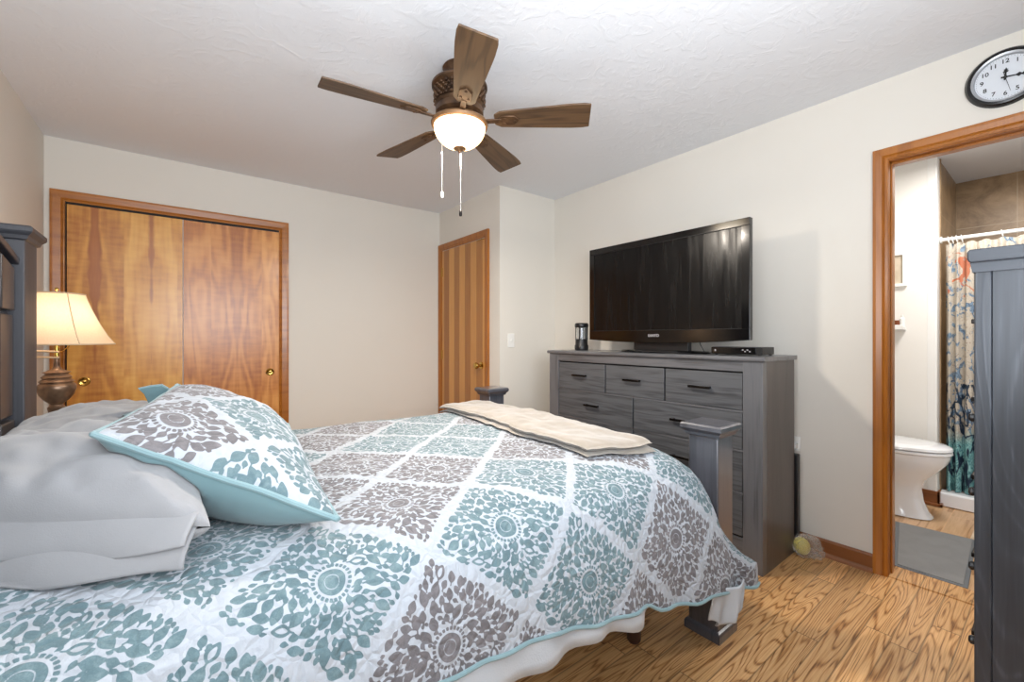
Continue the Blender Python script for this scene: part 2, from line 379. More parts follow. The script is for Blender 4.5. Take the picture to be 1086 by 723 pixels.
# bathroom shell
TX, TY = 4.18, .544; SX = 5.07
w = MB().box(TX, TX+.012, TY+.05, 1.7, 0, H); struct('wall_bath_back', w, M['bwall'])
struct('wall_bath_corner', MB().box(TX-.001, TX+.1, TY, TY+.055, .0, H), M['white'], bev=.008)
struct('wall_bath_side', MB().box(XR+T, TX+.1, 1.7, 1.8, 0, H), M['bwall'])
struct('wall_bath_front', MB().box(XR+T, 5.2, -1.3, -1.2, 0, H), M['bwall'])
N = NT('brown_wall_tile'); p = N.pos(); s = N.n('SeparateXYZ', p)
a = N.math('FRACT', N.math('DIVIDE', N.math('SUBTRACT', N.math('ADD', s.outputs[1], s.outputs[0]), 5.29), .33)); b = N.math('FRACT', N.math('DIVIDE', N.math('SUBTRACT', s.outputs[2], .2), .62))
e = N.math('MINIMUM', N.math('MULTIPLY', N.math('MINIMUM', a, N.math('SUBTRACT', 1., a)), .33), N.math('MULTIPLY', N.math('MINIMUM', b, N.math('SUBTRACT', 1., b)), .62))
g = N.ramp(e, [(0., 0.), (.004, 1.)]); n = N.noise(p, 5, 5, .8, .65)
N.col(N.mix(g, srgb(176, 156, 128), N.ramp(n, [(.3, srgb(112, 88, 62)), (.7, srgb(168, 140, 106))]))).link(.35, 'Roughness').bump(g, .1, .001); M['tile'] = N.m
struct('wall_shower_back', MB().box(SX, SX+.1, -1.2, TY+.1, 0, H), M['tile'])
struct('wall_shower_side', MB().box(TX+.1, SX, TY+.004, TY+.1, 0, H), M['tile'])
struct('trim_shower_edge', MB().box(TX+.098, TX+.118, TY-.006, TY+.006, .08, H), M['tile'])
# baseboards with shoe moulding
def baseb(name, axis, c, sgn, a0, a1, parts=True):
    f = MB(); g = MB()
    pr = [(c, .0), (c+sgn*.013, 0), (c+sgn*.013, .078), (c+sgn*.008, .088), (c, .088)]
    ps = [(c+sgn*.013, 0), (c+sgn*.030, 0), (c+sgn*.028, .012), (c+sgn*.020, .019), (c+sgn*.013, .021)]
    if axis == 'y': f.prism(pr, 'y', a0, a1); g.prism(ps, 'y', a0, a1)
    else: f.prism([(p[0], p[1]) for p in pr], 'x', a0, a1); g.prism(ps, 'x', a0, a1)
    o = struct(name, f, M['base']); build('shoe_moulding', g, M['shoe'], o, smooth=False)
baseb('baseboard_right', 'y', XR, -1, .586, BY)
baseb('baseboard_corner', 'x', BY, -1, BX, XR-.03)
baseb('baseboard_left', 'y', XL, 1, YF, YB)
baseb('baseboard_back', 'x', YB, -1, .73, BX-.02)
baseb('baseboard_front', 'x', YF, 1, XL+.03, XR-.03)
w = MB(); w.box(TX-.014, TX, TY-.014, 1.69, 0, .10); w.box(TX-.014, TX+.06, TY-.014, TY, 0, .10); w.box(TX-.028, TX-.014, TY-.028, 1.69, 0, .02); w.box(TX-.028, TX+.05, TY-.028, TY-.014, 0, .02)
struct('baseboard_bath', w, M['base'], bev=.003)

# casing profile helper: three-sided casing with mitred moulded profile, around an opening
def casing(name, axis, c, sgn, a0, a1, ztop, wd=.068, proud=.019, bottom=0):
    # profile across width: w from opening edge outward
    prof = [(0, 0), (0, .010), (.010, .014), (.016, .010), (.022, .015), (wd-.012, proud), (wd, proud), (wd, 0)]
    def ring(pathpt):
        return pathpt
    mb = MB(); n = len(prof)
    stations = [lambda w, h: (a0-w, bottom, h), lambda w, h: (a0-w, ztop+w, h), lambda w, h: (a1+w, ztop+w, h), lambda w, h: (a1+w, bottom, h)]
    for st in stations:
        for w_, h_ in prof:
            a, z, h = st(w_, h_)
            mb.v.append((c+sgn*h, a, z) if axis == 'x' else (a, c+sgn*h, z))
    for k in range(3):
        for i in range(n):
            j = (i+1) % n; mb.f.append((k*n+i, k*n+j, (k+1)*n+j, (k+1)*n+i))
    mb.f.append(tuple(range(n))); mb.f.append(tuple(range(4*n-1, 3*n-1, -1)))
    return mb
# closet
CX0, CX1, CZ = -.563, .652, 2.04
o = struct('trim_closet', casing('c', 'y', YB, -1, CX0, CX1, CZ, .07), M['trim_x'])
f = MB(); f.box(CX0, CX0+.004, YB-.02, YB-.001, 0, CZ); f.box(CX0, CX1, YB-.012, YB-.001, CZ-.014, CZ)
build('head_track', f, M['blackgap'], o, smooth=False)
# sliding doors stand proud of the wall plane only inside the opening depth
def fpull(parent, x, y, z):
    m = MB().lathe([(.0, -.001), (.028, -.001), (.030, .002), (.026, .004), (.022, .001), (.012, .0), (.010, .006), (.0, .009)], (0, 0, 0), 24, axis='z')
    m.v = [(x+a, y-c, z+b) for a, b, c in m.v]
    build('finger_pull', m, M['brass'], parent, label='round brass finger pull')
d = struct('door_1', MB().box(CX0+.006, .03, YB-.016, YB-.001, .01, CZ-.016), M['closet_l'], bev=.001); fpull(d, -.478, YB-.016, .885)
d = struct('door_2', MB().box(.036, CX1, YB-.008, YB-.001, .01, CZ-.016), M['closet_r']); fpull(d, .588, YB-.008, .895)
# hall door
HY0, HY1 = 3.10, 3.865
struct('trim_hall_door', casing('c', 'x', BX, -1, HY0, HY1, 2.045, .062), M['trim'])
d = struct('door_3', MB().box(BX-.006, BX-.001, HY0+.003, HY1-.003, .01, 2.04), M['hdoor'])
m = MB().lathe([(.0, 0), (.032, 0), (.032, .006), (.012, .010), (.011, .035), (.024, .042), (.029, .055), (.024, .068), (.0, .072)], (0, 0, 0), 24)
m.v = [(BX-.006-z, 3.155+x, .925+y) for x, y, z in m.v]
build('door_knob', m, M['brass'], d, label='round brass door knob')
for z in (1.83, 1.0, .25):
    build('hinge', MB().box(BX-.014, BX-.006, HY1-.010, HY1+.004, z-.045, z+.045), M['brass'], d)
h = MB(); h.tube([(BX-.012, 3.10, 2.03), (BX-.03, 3.12, 2.028), (BX-.02, 3.20, 2.024)], .0035)
build('hook_latch', h, M['brass'], d)
# bathroom doorway casing and jamb
struct('trim_bath_door', casing('c', 'x', XR, -1, DY0, DY1+.002, DZ+.005, .056), M['trim'])
w = MB(); w.box(XR-.002, XR+T+.002, DY1, DY1+.02, 0, DZ+.02); w.box(XR-.002, XR+T+.002, DY0-.02, DY0, 0, DZ+.02); w.box(XR-.002, XR+T+.002, DY0, DY1, DZ, DZ+.02)
w.box(XR+.035, XR+.07, DY1-.007, DY1, 0, DZ); w.box(XR+.035, XR+.07, DY0, DY1, DZ-.012, DZ); w.box(XR+.035, XR+.07, DY0, DY0+.012, 0, DZ)
struct('trim_bath_jamb', w, M['trim'], bev=.002)
struct('trim_threshold', MB().box(XR-.005, XR+T+.02, DY0, DY1, 0, .006), M['floor'])
# switch plate
t = thing('light_switch', (2.237, BY, 1.105), 'white light switch plate on the wall between hall door and dresser', 'light switch')
build('plate', MB().box(2.202, 2.272, BY-.006, BY, 1.088, 1.204), M['white'], t, bev=.003)
build('toggle', MB().box(2.232, 2.242, BY-.016, BY-.006, 1.136, 1.156), M['white'], t, bev=.002)

# ------------------------------------------------------------------ bed frame
bed = thing('bed', (.6, 1.635, 0), 'dark charcoal wooden bed frame with capped posts and panelled headboard', 'bed')
def post(name, x0, x1, y0, y1, h, cap, foot=True):
    cx, cy = (x0+x1)/2, (y0+y1)/2
    hx, hy = (x1-x0)/2, (y1-y0)/2
    p = build(name, MB().box(cx-hx, cx+hx, cy-hy, cy+hy, .0, h-.05), M['post' if h < 1 else 'hpost'], bed, bev=.004)
    c = MB()
    prof = [(-.0, h-.052), (.008, h-.048), (.012, h-.036), (.020, h-.028), (.024, h-.022), (.024, h-.008), (.018, h-.002), (.010, h)]
    for e, z in prof: c.v += [(cx-hx-e, cy-hy-e, z), (cx+hx+e, cy-hy-e, z), (cx+hx+e, cy+hy+e, z), (cx-hx-e, cy+hy+e, z)]
    for i in range(len(prof)-1):
        for j in range(4): a = i*4+j; b = i*4+(j+1) % 4; c.f.append((a, b, b+4, a+4))
    c.f.append((3, 2, 1, 0)); q = len(c.v)-4; c.f.append((q, q+1, q+2, q+3))
    build('cap', c, M['post' if h < 1 else 'hpost'], p, smooth=False)
    if foot:
        c = MB(); prof = [(.012, .0), (.012, .028), (.008, .036), (.0005, .040)]
        for e, z in prof: c.v += [(cx-hx-e, cy-hy-e, z), (cx+hx+e, cy-hy-e, z), (cx+hx+e, cy+hy+e, z), (cx-hx-e, cy+hy+e, z)]
        for i in range(len(prof)-1):
            for j in range(4): a = i*4+j; b = i*4+(j+1) % 4; c.f.append((a, b, b+4, a+4))
        c.f.append((3, 2, 1, 0)); q = len(c.v)-4; c.f.append((q, q+1, q+2, q+3))
        build('foot_moulding', c, M['post'], p, smooth=False)
    return p
post('foot_post', 1.636, 1.756, .816, .936, .832, True)
post('foot_post', 1.636, 1.756, 2.345, 2.465, .832, True)
post('head_post', -.575, -.43, .82, .99, 1.57, True)
post('head_post', -.575, -.43, 2.28, 2.45, 1.57, True)
# headboard: arched frame with raised planks
hb = MB()
def archz(y): t_ = (y-1.635)/.645; return 1.44+.09*(1-t_*t_)
ys = [.99+i*(2.28-.99)/24 for i in range(25)]
pts = [(y, archz(y)) for y in ys]+[(2.28, .25), (.99, .25)]
hb.prism(pts, 'x', -.50, -.47)
panel = build('headboard_panel', hb, M['rail'], bed, smooth=False)
nb = 8; pw_ = (2.262-1.008)/nb
for i in range(nb):
    y0 = 1.008+i*pw_+.009; y1 = 1.008+(i+1)*pw_-.009
    m = MB()
    za, zb = archz(y0)-.035, archz(y1)-.035
    m.prism([(y0, .9), (y1, .9), (y1, 1.25), (y0, 1.25)], 'x', -.47, -.452)
    m.prism([(y0, 1.265), (y1, 1.265), (y1, zb), (y0, za)], 'x', -.47, -.448)
    m.prism([(y0, .50), (y1, .50), (y1, .885), (y0, .885)], 'x', -.47, -.448)
    build('headboard_plank', m, M['hpanel'], panel, bev=.004)
m = MB(); n_ = 24
for i in range(n_):
    pass
tr = MB(); tr.prism([(y, archz(y)-.012) for y in ys]+[(y, archz(y)+.012) for y in reversed(ys)], 'x', -.51, -.442)
build('headboard_top_rail', tr, M['rail'], bed, bev=.004, smooth=False)
build('footboard_panel', MB().box(1.665, 1.725, .936, 2.345, .22, .60), M['rail'], bed, bev=.004)
for y in (.865, 2.39): build('side_rail', MB().box(-.43, 1.636, y-.0125, y+.0125, .33, .46), M['rail'], bed, bev=.003)
slat = MB()
for i in range(9): slat.box(-.35+i*.22, -.27+i*.22, .878, 2.377, .285, .30)
build('slats', slat, M['rail'], bed, smooth=False)
M['browndark'] = plain('dark_brown_leg', srgb(66, 44, 36), .35)
for (x, y) in ((1.39, 1.02), (1.39, 2.25), (.3, 1.635)):
    build('support_leg', MB().lathe([(.020, .0), (.026, .01), (.030, .28)], (x, y, 0), 20), M['browndark'], bed)
mt = MB().box(-.42, 1.585, .90, 2.37, .301, .695)
mo = build('mattress', mt, M['mattress'], None, bev=.05); tag(mo, 'thick mattress hidden under the leaf print quilt on the charcoal bed', 'mattress')

# ------------------------------------------------------------------ quilt: leaf stencil (signed distance, metres)
def stencil(a, b, seed, res=.001, scale=1.):
    rng = np.random.RandomState(seed)
    nx = int(2*a/res)+1; ny = int(2*b/res)+1
    X, Y = np.meshgrid(np.linspace(-a, a, nx), np.linspace(-b, b, ny), indexing='ij')
    D = np.full(X.shape, -.01)
    R = np.hypot(X, Y); s = scale
    disc = np.maximum(-(R-.027*s), -.01); inner = -(np.abs(R-.0145*s)-.0014*s)
    D = np.minimum(disc, -inner); 
    th = np.arctan2(Y, X); k = 26
    fr = (th/(2*math.pi)*k) % 1-.5
    dash = np.minimum(.0035*s*1.0-np.abs(R-.0365*s), (.30-np.abs(fr))*2*math.pi*.0365*s/k)
    D = np.maximum(D, dash)
    # leaves placed by dart throwing, big first, on a petal field radiating from the centre
    PX = np.zeros((3000, 3, 2)); PW = np.zeros(3000); npl = 0
    def ins(x, y, m): return (abs(x)/a+abs(y)/b) < 1-m
    sizes = [(.034, .019, 500), (.027, .0155, 1500), (.020, .012, 3500), (.0145, .0088, 6000), (.010, .0065, 7000)]
    for L, Wd, tries in sizes:
        L *= s; Wd *= s
        for _ in range(tries):
            x, y = rng.uniform(-a, a), rng.uniform(-b, b); r = math.hypot(x, y)
            if not ins(x, y, .11) or r < .043*s+L*.42: continue
            ang = math.atan2(y, x)+.75*math.sin(3*math.atan2(y, x)+r*45/s)+rng.normal()*.28
            ca, sa = math.cos(ang), math.sin(ang); ok = True
            if not ins(x+ca*L/2, y+sa*L/2, .075): continue
            p0 = (x-ca*(L-Wd)/2, y-sa*(L-Wd)/2); p1 = (x+ca*(L-Wd)/2, y+sa*(L-Wd)/2)
            sa_ = [(p0[0]+(p1[0]-p0[0])*t, p0[1]+(p1[1]-p0[1])*t) for t in (0, .5, 1)]
            if npl:
                q = PX[:npl]; dd = np.hypot(np.array(sa_)[None, :, None, 0]-q[:, None, :, 0], np.array(sa_)[None, :, None, 1]-q[:, None, :, 1]).min((1, 2))
                if (dd < (Wd+PW[:npl])*.5*.84+.0014*s).any(): continue
            PX[npl] = sa_; PW[npl] = Wd; npl += 1
            i0, i1 = np.searchsorted(X[:, 0], [x-L*.7, x+L*.7]); j0, j1 = np.searchsorted(Y[0], [y-L*.7, y+L*.7])
            lx = (X[i0:i1, j0:j1]-x)*ca+(Y[i0:i1, j0:j1]-y)*sa; ly = -(X[i0:i1, j0:j1]-x)*sa+(Y[i0:i1, j0:j1]-y)*ca
            ly = ly-.12*L*np.cos(lx/L*2.4)*rng.choice([-1, 1])*.5
            t = np.clip(lx/L+.5, 0, 1); hw = Wd*.53*np.sin(math.pi*t**.85)**.9
            d = np.where((lx > -L/2) & (lx < L/2), (hw-np.abs(ly))*.85, -.01)
            d = np.maximum(d, np.where((lx > -L*.85) & (lx < -L*.3), .0010*s-np.abs(ly)*.85, -.01))
            if Wd > .010*s and rng.rand() < .35: d = np.minimum(d, np.abs(ly)-.0006*s+ (t > .75)*.01 + (t < .12)*.01)
            elif rng.rand() < .10 and Wd > .009*s: d = np.minimum(d, .0042*s-d)
            D[i0:i1, j0:j1] = np.maximum(D[i0:i1, j0:j1], d)
    # a little blur = antialiased sdf
    D = np.clip(D, -.004*s, .004*s)
    for _ in range(1):
        D[1:-1, 1:-1] = (D[1:-1, 1:-1]*2+D[:-2, 1:-1]+D[2:, 1:-1]+D[1:-1, :-2]+D[1:-1, 2:])/6
    return D
LA, LB = .2125, .205
ST = [stencil(LA, LB, 5), stencil(LA, LB, 6), stencil(LA, LB, 7)]
TONES = {}
def tone_of(i, j):
    # i,j lattice index of diamond centre (x = .47+.2125*i, s = 1.093+.205*j)
    grey = {(0, 0), (4, 0), (-1, 1), (1, 1), (3, 1), (0, 2), (0, 4), (1, 5), (-1, 5), (0, -2), (4, -2), (1, -3), (3, -3), (5, -3), (4, 4), (5, 3), (-3, 3), (4, 6), (-2, -4), (2, -4), (4,2)}
    return 1. if (i, j) in grey else 0.
def pattern(x, s, la=LA, lb=LB, x0=.47, s0=1.093, tonef=tone_of, st=ST):
    """x,s arrays -> sdf, tone"""
    u = (x-x0)/la; v = (s-s0)/lb
    # diamond coords: centre (i,j) with i+j even
    p = (u+v)/2; q = (u-v)/2
    ip = np.floor(p+.5).astype(int); iq = np.floor(q+.5).astype(int)
    i = ip+iq; j = ip-iq
    lx = (u-i)*la; ly = (v-j)*lb
    tone = np.zeros_like(x); sd = np.zeros_like(x); which = (i*3+j*5) % len(st)
    for k in range(len(st)):
        m = which == k; D = st[k]; nx, ny = D.shape
        fx = np.clip((lx[m]/(2*la)+.5)*(nx-1), 0, nx-1.001); fy = np.clip((ly[m]/(2*lb)+.5)*(ny-1), 0, ny-1.001)
        a = fx.astype(int); b = fy.astype(int); fx -= a; fy -= b
        sd[m] = (D[a, b]*(1-fx)+D[a+1, b]*fx)*(1-fy)+(D[a, b+1]*(1-fx)+D[a+1, b+1]*fx)*fy
    for (a, b) in set(zip(i.ravel()[::97].tolist(), j.ravel()[::97].tolist())) | set(zip(i.ravel()[::1013].tolist(), j.ravel()[::1013].tolist())):
        t = tonef(a, b)
        if t: tone[(i == a) & (j == b)] = t
    return sd, tone
def fast_mesh(name, V, nu, nv, m, attrs, o0, extra_flip=False):
    V = V.reshape(-1, 3)-np.array(o0)
    idx = np.arange(nu*nv).reshape(nu, nv)
    F = np.stack([idx[:-1, :-1], idx[1:, :-1], idx[1:, 1:], idx[:-1, 1:]], -1).reshape(-1, 4)
    if extra_flip: F = F[:, ::-1]
    me = bpy.data.meshes.new(name); me.vertices.add(len(V)); me.vertices.foreach_set('co', V.astype(np.float32).ravel())
    me.loops.add(F.size); me.loops.foreach_set('vertex_index', F.astype(np.int32).ravel())
    me.polygons.add(len(F)); me.polygons.foreach_set('loop_start', np.arange(0, F.size, 4, dtype=np.int32))
    me.update(calc_edges=True)
    for k, a in attrs.items():
        at = me.attributes.new(k, 'FLOAT', 'POINT'); at.data.foreach_set('value', a.astype(np.float32).ravel())
    me.materials.append(m); me.shade_smooth()
    return me
# side profile of the draped quilt (distance outwards from the mattress top going down)
PY = np.array([1.635, 1.10, 1.02, .95, .90, .86, .832, .812, .797, .787, .779, .772, .767])
PZ = np.array([.736, .733, .727, .712, .690, .655, .60, .53, .45, .37, .29, .20, .10])
PS = np.concatenate([[0], np.cumsum(np.hypot(np.diff(PY), np.diff(PZ)))])
def hem_z(x): return np.interp(x, [-.5, .3, .75, .9, 1.02, 1.15, 1.19, 1.35, 1.42, 1.55, 1.68], [.47, .47, .42, .385, .365, .345, .318, .285, .285, .262, .24])
NX, NS1 = 980, 560
xs_ = np.linspace(-.43, 1.73, NX)
def quilt_pos(x, d, side):
    """x along bed, d = fabric distance from the centre line, side -1 near +1 far"""
    y = np.interp(d, PS, PY); z = np.interp(d, PS, PZ)
    low = np.clip((.66-z)/.35, 0, 1)
    fl = np.clip((x-1.15)/.5, 0, 1)
    y = y-fl*low*.055-low*.007*np.sin(x*15+1.9*np.sin(x*4))-low*.006*np.sin(x*41+2)
    # puckers
    z = z+(1-low)*(.006*vnoise(x*7+3, y*7, 3)+.0035*vnoise(x*16, y*16, 4)+.0014*vnoise(x*40, d*40, 5))
    y = y-low*.003*vnoise(x*16, d*16, 8)-low*.0012*vnoise(x*40, d*40, 9)
    # foot end rolls down inside the footboard
    fe = np.clip((x-1.47)/.15, 0, 1)
    xx = np.where(x > 1.58, np.minimum(x, 1.58+(x-1.58)*(.25+.75*low)), x)
    z = z-(1-low)*(.055*fe**2)-(1-low)*np.clip(x-1.58, 0, 1)*1.3
    z = z-low*0
    xx = np.where(low > 0, xx+low*.02*np.clip((x-1.2)/.4, 0, 1), xx)
    if side > 0: y = 2*1.635-y
    return xx, y, z
def half(side, n, hemoff=0.):
    hz = hem_z(xs_)-hemoff
    dmax = np.interp(-hz, -PZ, PS)
    t = np.linspace(0, 1, n)
    D = dmax[:, None]*t[None, :]; Xg = np.repeat(xs_[:, None], n, 1)
    return Xg, D
Xn, Dn = half(-1, 620); Xf, Df = half(1, 330)
pn = quilt_pos(Xn, Dn, -1); pf = quilt_pos(Xf, Df, 1)
sn = 1.635-Dn; sf = 1.635+Df
def cat(a, b): return np.concatenate([b[:, :0:-1], a], 1)
QX, QY, QZ = (cat(pn[i], pf[i]) for i in range(3)); QS = cat(sn, sf); QP = cat(Xn, Xf)
# pattern coordinates warp slightly like hand smoothed cloth
wx = QP+.020*vnoise(QP*2.2, QS*2.2, 21)+.004*vnoise(QP*14, QS*14, 23); ws = QS+.020*vnoise(QP*2.2, QS*2.2, 22)+.004*vnoise(QP*14, QS*14, 24)
sd, tone = pattern(wx, ws)
V = np.stack([QX, QY, QZ], -1)
q0 = (.6, 1.635, .3)
me = fast_mesh('quilt', V, V.shape[0], V.shape[1], M['quilt'], {'pat': .5+sd/.010, 'tone': tone}, q0)
quilt = bpy.data.objects.new('quilt', me); COL.objects.link(quilt); quilt.location = q0; ORG['quilt'] = Vector(q0)
tag(quilt, 'quilt with teal and grey leaf print diamonds spread over the bed', 'quilt')
# piping along the hems
for e in (0, -1):
    m = MB(); pts = [V[i, e] for i in range(0, NX, 8)]
    m.tube([(p[0], p[1]-(.002 if e else -.002), p[2]) for p in pts], .0055, 8)
    build('hem_piping', m, M['tealpipe'], quilt, label='pale teal hem piping')
# underside thickness layer of the quilt near the hem
step = 6
def surf_bvh(Vg, st=5):
    G = Vg[::st, ::st]; a, b = G.shape[:2]
    vs = [Vector(p) for p in G.reshape(-1, 3)]
    return BVHTree.FromPolygons(vs, [(i*b+j, (i+1)*b+j, (i+1)*b+j+1, i*b+j+1) for i in range(a-1) for j in range(b-1)])
QB = surf_bvh(V)
def top_at(bvhs, x, y):
    z = None
    for b in bvhs:
        h = b.ray_cast(Vector((x, y, 3)), Vector((0, 0, -1)))
        if h[0] is not None: z = h[0].z if z is None else max(z, h[0].z)
    return z
# ------------------------------------------------------------------ white sheet hanging below the quilt
m = MB()
def sheet_strip(x0, x1, ztop, zb, yo, n=80, k=12, amp=.008, ph=0):
    rows = []
    for i in range(n+1):
        x = x0+(x1-x0)*i/n; col = []
        for j in range(k+1):
            z = ztop+(zb(x)-ztop)*j/k; d = float(np.interp(-z, -PZ, PS)); y = float(np.interp(d, PS, PY))
            low = min(1, max(0, (.66-z)/.35)); fl = min(1, max(0, (x-1.15)/.5))
            y = y-fl*low*.055-low*.007*math.sin(x*15+1.9*math.sin(x*4))-low*.006*math.sin(x*41+2)
            y += yo+amp*math.sin(x*33+ph)*j/k
            col.append((x, y, z))
        rows.append(col)
    m.grid(rows)
def zb1(x): return float(hem_z(np.array(x)))-.046-.05*min(1, max(0, (.95-x)/.4))-.008*math.sin(x*19)+(.03 if x > 1.13 else 0)
sheet_strip(-.40, 1.15, .66, zb1, .008)
sh = build('bed_sheet', m, M['sheet'], None, smooth='all'); s_ = sh.modifiers.new('thick', 'SOLIDIFY'); s_.thickness = .003
tag(sh, 'white sheet edge hanging below the quilt hem along the bed side', 'sheet')
m = MB(); rows = []
for i in range(41):
    a = i/40; x = 1.455+.185*a; col = []
    zt = .285; zb = .150+.055*(abs(a-.42)*1.7)**2+.012*math.sin(a*14)
    for j in range(15):
        t = j/14; z = zt+(zb-zt)*t
        y = .742+.016*math.sin(a*16+t*2)*t+.012*math.sin(a*7)-.03*a+(.01*t*t)
        col.append((x-.02*t*(a-.4)*2, y, z))
    rows.append(col)
m.grid(rows); skt = build('bed_sheet', m, M['sheet'], None, smooth='all'); s_ = skt.modifiers.new('thick', 'SOLIDIFY'); s_.thickness = .004
tag(skt, 'bunched white sheet corner hanging in front of the near foot post', 'sheet')

# ------------------------------------------------------------------ pillows
def pillow_pts(corners, Tt, Tb, n=60, pinch=.06, p=2.4, q=.42, wr=.004, seed=1, nrm=None, bow=None):
    A, B, C, D = [np.array(c, float) for c in corners]   # A(-1,-1) B(1,-1) C(-1,1) D(1,1)
    u = np.sin(np.linspace(-1, 1, n)*math.pi/2); U, Vv = np.meshgrid(u, u, indexing='ij')
    up = U*(1-pinch*(1-Vv**2)*np.abs(U)); vp = Vv*(1-pinch*(1-U**2)*np.abs(Vv))
    a = ((1-up)*(1-vp)/4)[..., None]*A+((1+up)*(1-vp)/4)[..., None]*B+((1-up)*(1+vp)/4)[..., None]*C+((1+up)*(1+vp)/4)[..., None]*D
    if bow is not None: a = a+(np.clip(-Vv, 0, 1)**2*(1-U**2))[..., None]*np.array(bow)
    if nrm is None:
        nrm = np.cross(B-A, C-A); nrm = nrm/np.linalg.norm(nrm)
        if nrm[2] < 0: nrm = -nrm
    h = ((1-np.abs(U)**p)*(1-np.abs(Vv)**p))**q
    env = h
    w = wr*(vnoise(U*3+seed, Vv*3, seed)+.6*vnoise(U*7, Vv*7+seed, seed+1))
    top = a+nrm*(Tt*h+w*np.minimum(1, h*2))[..., None]; bot = a-nrm*(Tb*h-w*.5)[..., None]
    return top, bot, U, Vv
def grid_bvh(G):
    a, b = G.shape[:2]; return BVHTree.FromPolygons([Vector(p) for p in G.reshape(-1, 3)], [(i*b+j, (i+1)*b+j, (i+1)*b+j+1, i*b+j+1) for i in range(a-1) for j in range(b-1)])
def rest(G, bvhs, gap=.004, soft=None):
    f = G.reshape(-1, 3)
    for k in range(len(f)):
        z = top_at(bvhs, f[k, 0], f[k, 1])
        if z is not None and f[k, 2] < z+gap: f[k, 2] = z+gap
    return G
def grey_pillow(corners, label, seed, near=False, TT=.125, under=None):
    top, bot, U, Vv = pillow_pts(corners, TT, .10, 90, .03, 2.6, .40, .013, seed)
    und = [QB]+(under or [])
    bot = rest(bot, und); top = np.maximum(top, bot+[0, 0, .0008]) if False else top
    top[..., 2] = np.maximum(top[..., 2], bot[..., 2]+.0005)
    c = np.mean(corners, 0); root = thing('pillow', (c[0], c[1], .74), label, 'pillow', 'plain grey pillows')
    m = MB(); m.grid(top.tolist()); m.grid(bot[::-1].tolist())
    o = build('pillowcase', m, M['greycase'], root, smooth='all')
    o.modifiers.new('weld', 'WELD').merge_threshold = .001
    return root, grid_bvh(top), top
CG = [(-.43, 1.29, .835), (.05, 1.0, .81), (-.40, 1.74, .84), (.02, 1.64, .83)]
near_p, GB1, gtop = grey_pillow(CG, 'plain grey pillow nearest the camera with open case end', 2)
far_p, GB2, gt2 = grey_pillow([(-.43, 1.76, .84), (.01, 1.73, .83), (-.41, 2.40, .83), (.03, 2.38, .82)], 'plain grey pillow in front of the lamp behind the printed pillow', 5, TT=.105)
# open case end: two soft flaps in front of the near pillow
def flap(y_off, zlo, zhi, sag, ph):
    rows = []
    A, B = np.array(CG[0]), np.array(CG[1]); dirn = (B-A)/np.linalg.norm(B-A); out = np.array((dirn[1], -dirn[0], 0.))
    for i in range(61):
        t = i/60; P0 = A+(B-A)*(.02+.93*t); col = []
        for j in range(15):
            k = j/14
            o_ = y_off*math.sin(k*math.pi/2)+.008*math.sin(t*9+ph)*k
            z = zhi+(zlo-zhi)*k-sag*math.sin(t*math.pi)*k+.006*math.sin(t*7+ph)*k
            col.append(tuple(P0+out*(o_-.012)+np.array((0, 0, z-P0[2]))))
        rows.append(col)
    return rows
m = MB(); fl1 = np.array(flap(.040, .785, .835, .012, 0)); m.grid(rest(fl1, [QB], .018).tolist())
o = build('case_opening_flap', m, M['greycase'], near_p, smooth='all'); o.modifiers.new('thick', 'SOLIDIFY').thickness = .004
m = MB(); fl2 = np.array(flap(.055, .745, .815, .01, 2)); m.grid(rest(fl2, [QB], .006).tolist())
o = build('case_opening_flap', m, M['greycase'], near_p, smooth='all'); o.modifiers.new('thick', 'SOLIDIFY').thickness = .004
# printed sham
SC = [(-.135, 1.205, .975), (.275, .972, .775), (.0, 1.93, 1.0), (.31, 1.70, .86)]
top, bot, U, Vv = pillow_pts(SC, .085, .17, 230, .055, 2.2, .55, .006, 9, None, (.005, -.02, -.005))
bs = bot[::4, ::4].copy()
und = [QB, GB1, GB2]
bot = rest(bot, und, .004); top[..., 2] = np.maximum(top[..., 2], bot[..., 2]+.0006)
c = np.mean(SC, 0); sham = thing('printed_pillow', (c[0], c[1], .745), 'plump leaf print pillow with teal back leaning on the grey pillows', 'pillow')
ux = (U+1)*.25; vy = (Vv+1)*.36
def sham_tone(i, j): return 1. if (i, j) in ((0, 0), (0, 4), (-2, 2), (0, -4)) or (i <= -1) else 0.
st2 = [stencil(.19, .19, 31, .001, 1.25), stencil(.19, .19, 32, .001, 1.25)]
def sham_tone(i, j): return 1. if (i, j) in ((-1, 0), (-1, 1), (-1, -1), (-2, 0), (-2, 2), (-1, 3)) else 0.
sd, tn = pattern(ux, vy, .19, .19, .30, .30, lambda i, j: 1. if i < 0 else 0., st2)
n = top.shape[0]
me = fast_mesh('front_panel', top, n, n, M['shamprint'], {'pat': .5+sd/.012, 'tone': tn}, ORG[sham.name])
fp = bpy.data.objects.new('front_panel', me); COL.objects.link(fp); fp.parent = sham; fp['label'] = 'white front printed with grey and green leaves'
m = MB(); m.grid(bot[::3, ::3][::-1].tolist())
e = bot[::3, ::3]
build('back_panel', m, M['teal'], sham, smooth='all', label='plain pale teal back')
edge = [top[i, 0] for i in range(0, n, 6)]+[top[-1, j] for j in range(0, n, 6)]+[top[i, -1] for i in range(n-1, -1, -6)]+[top[0, j] for j in range(n-1, -1, -6)]
build('piping', MB().tube(edge+[edge[0], edge[1]], .0065, 8), M['tealpipe'], sham, label='pale teal piping')
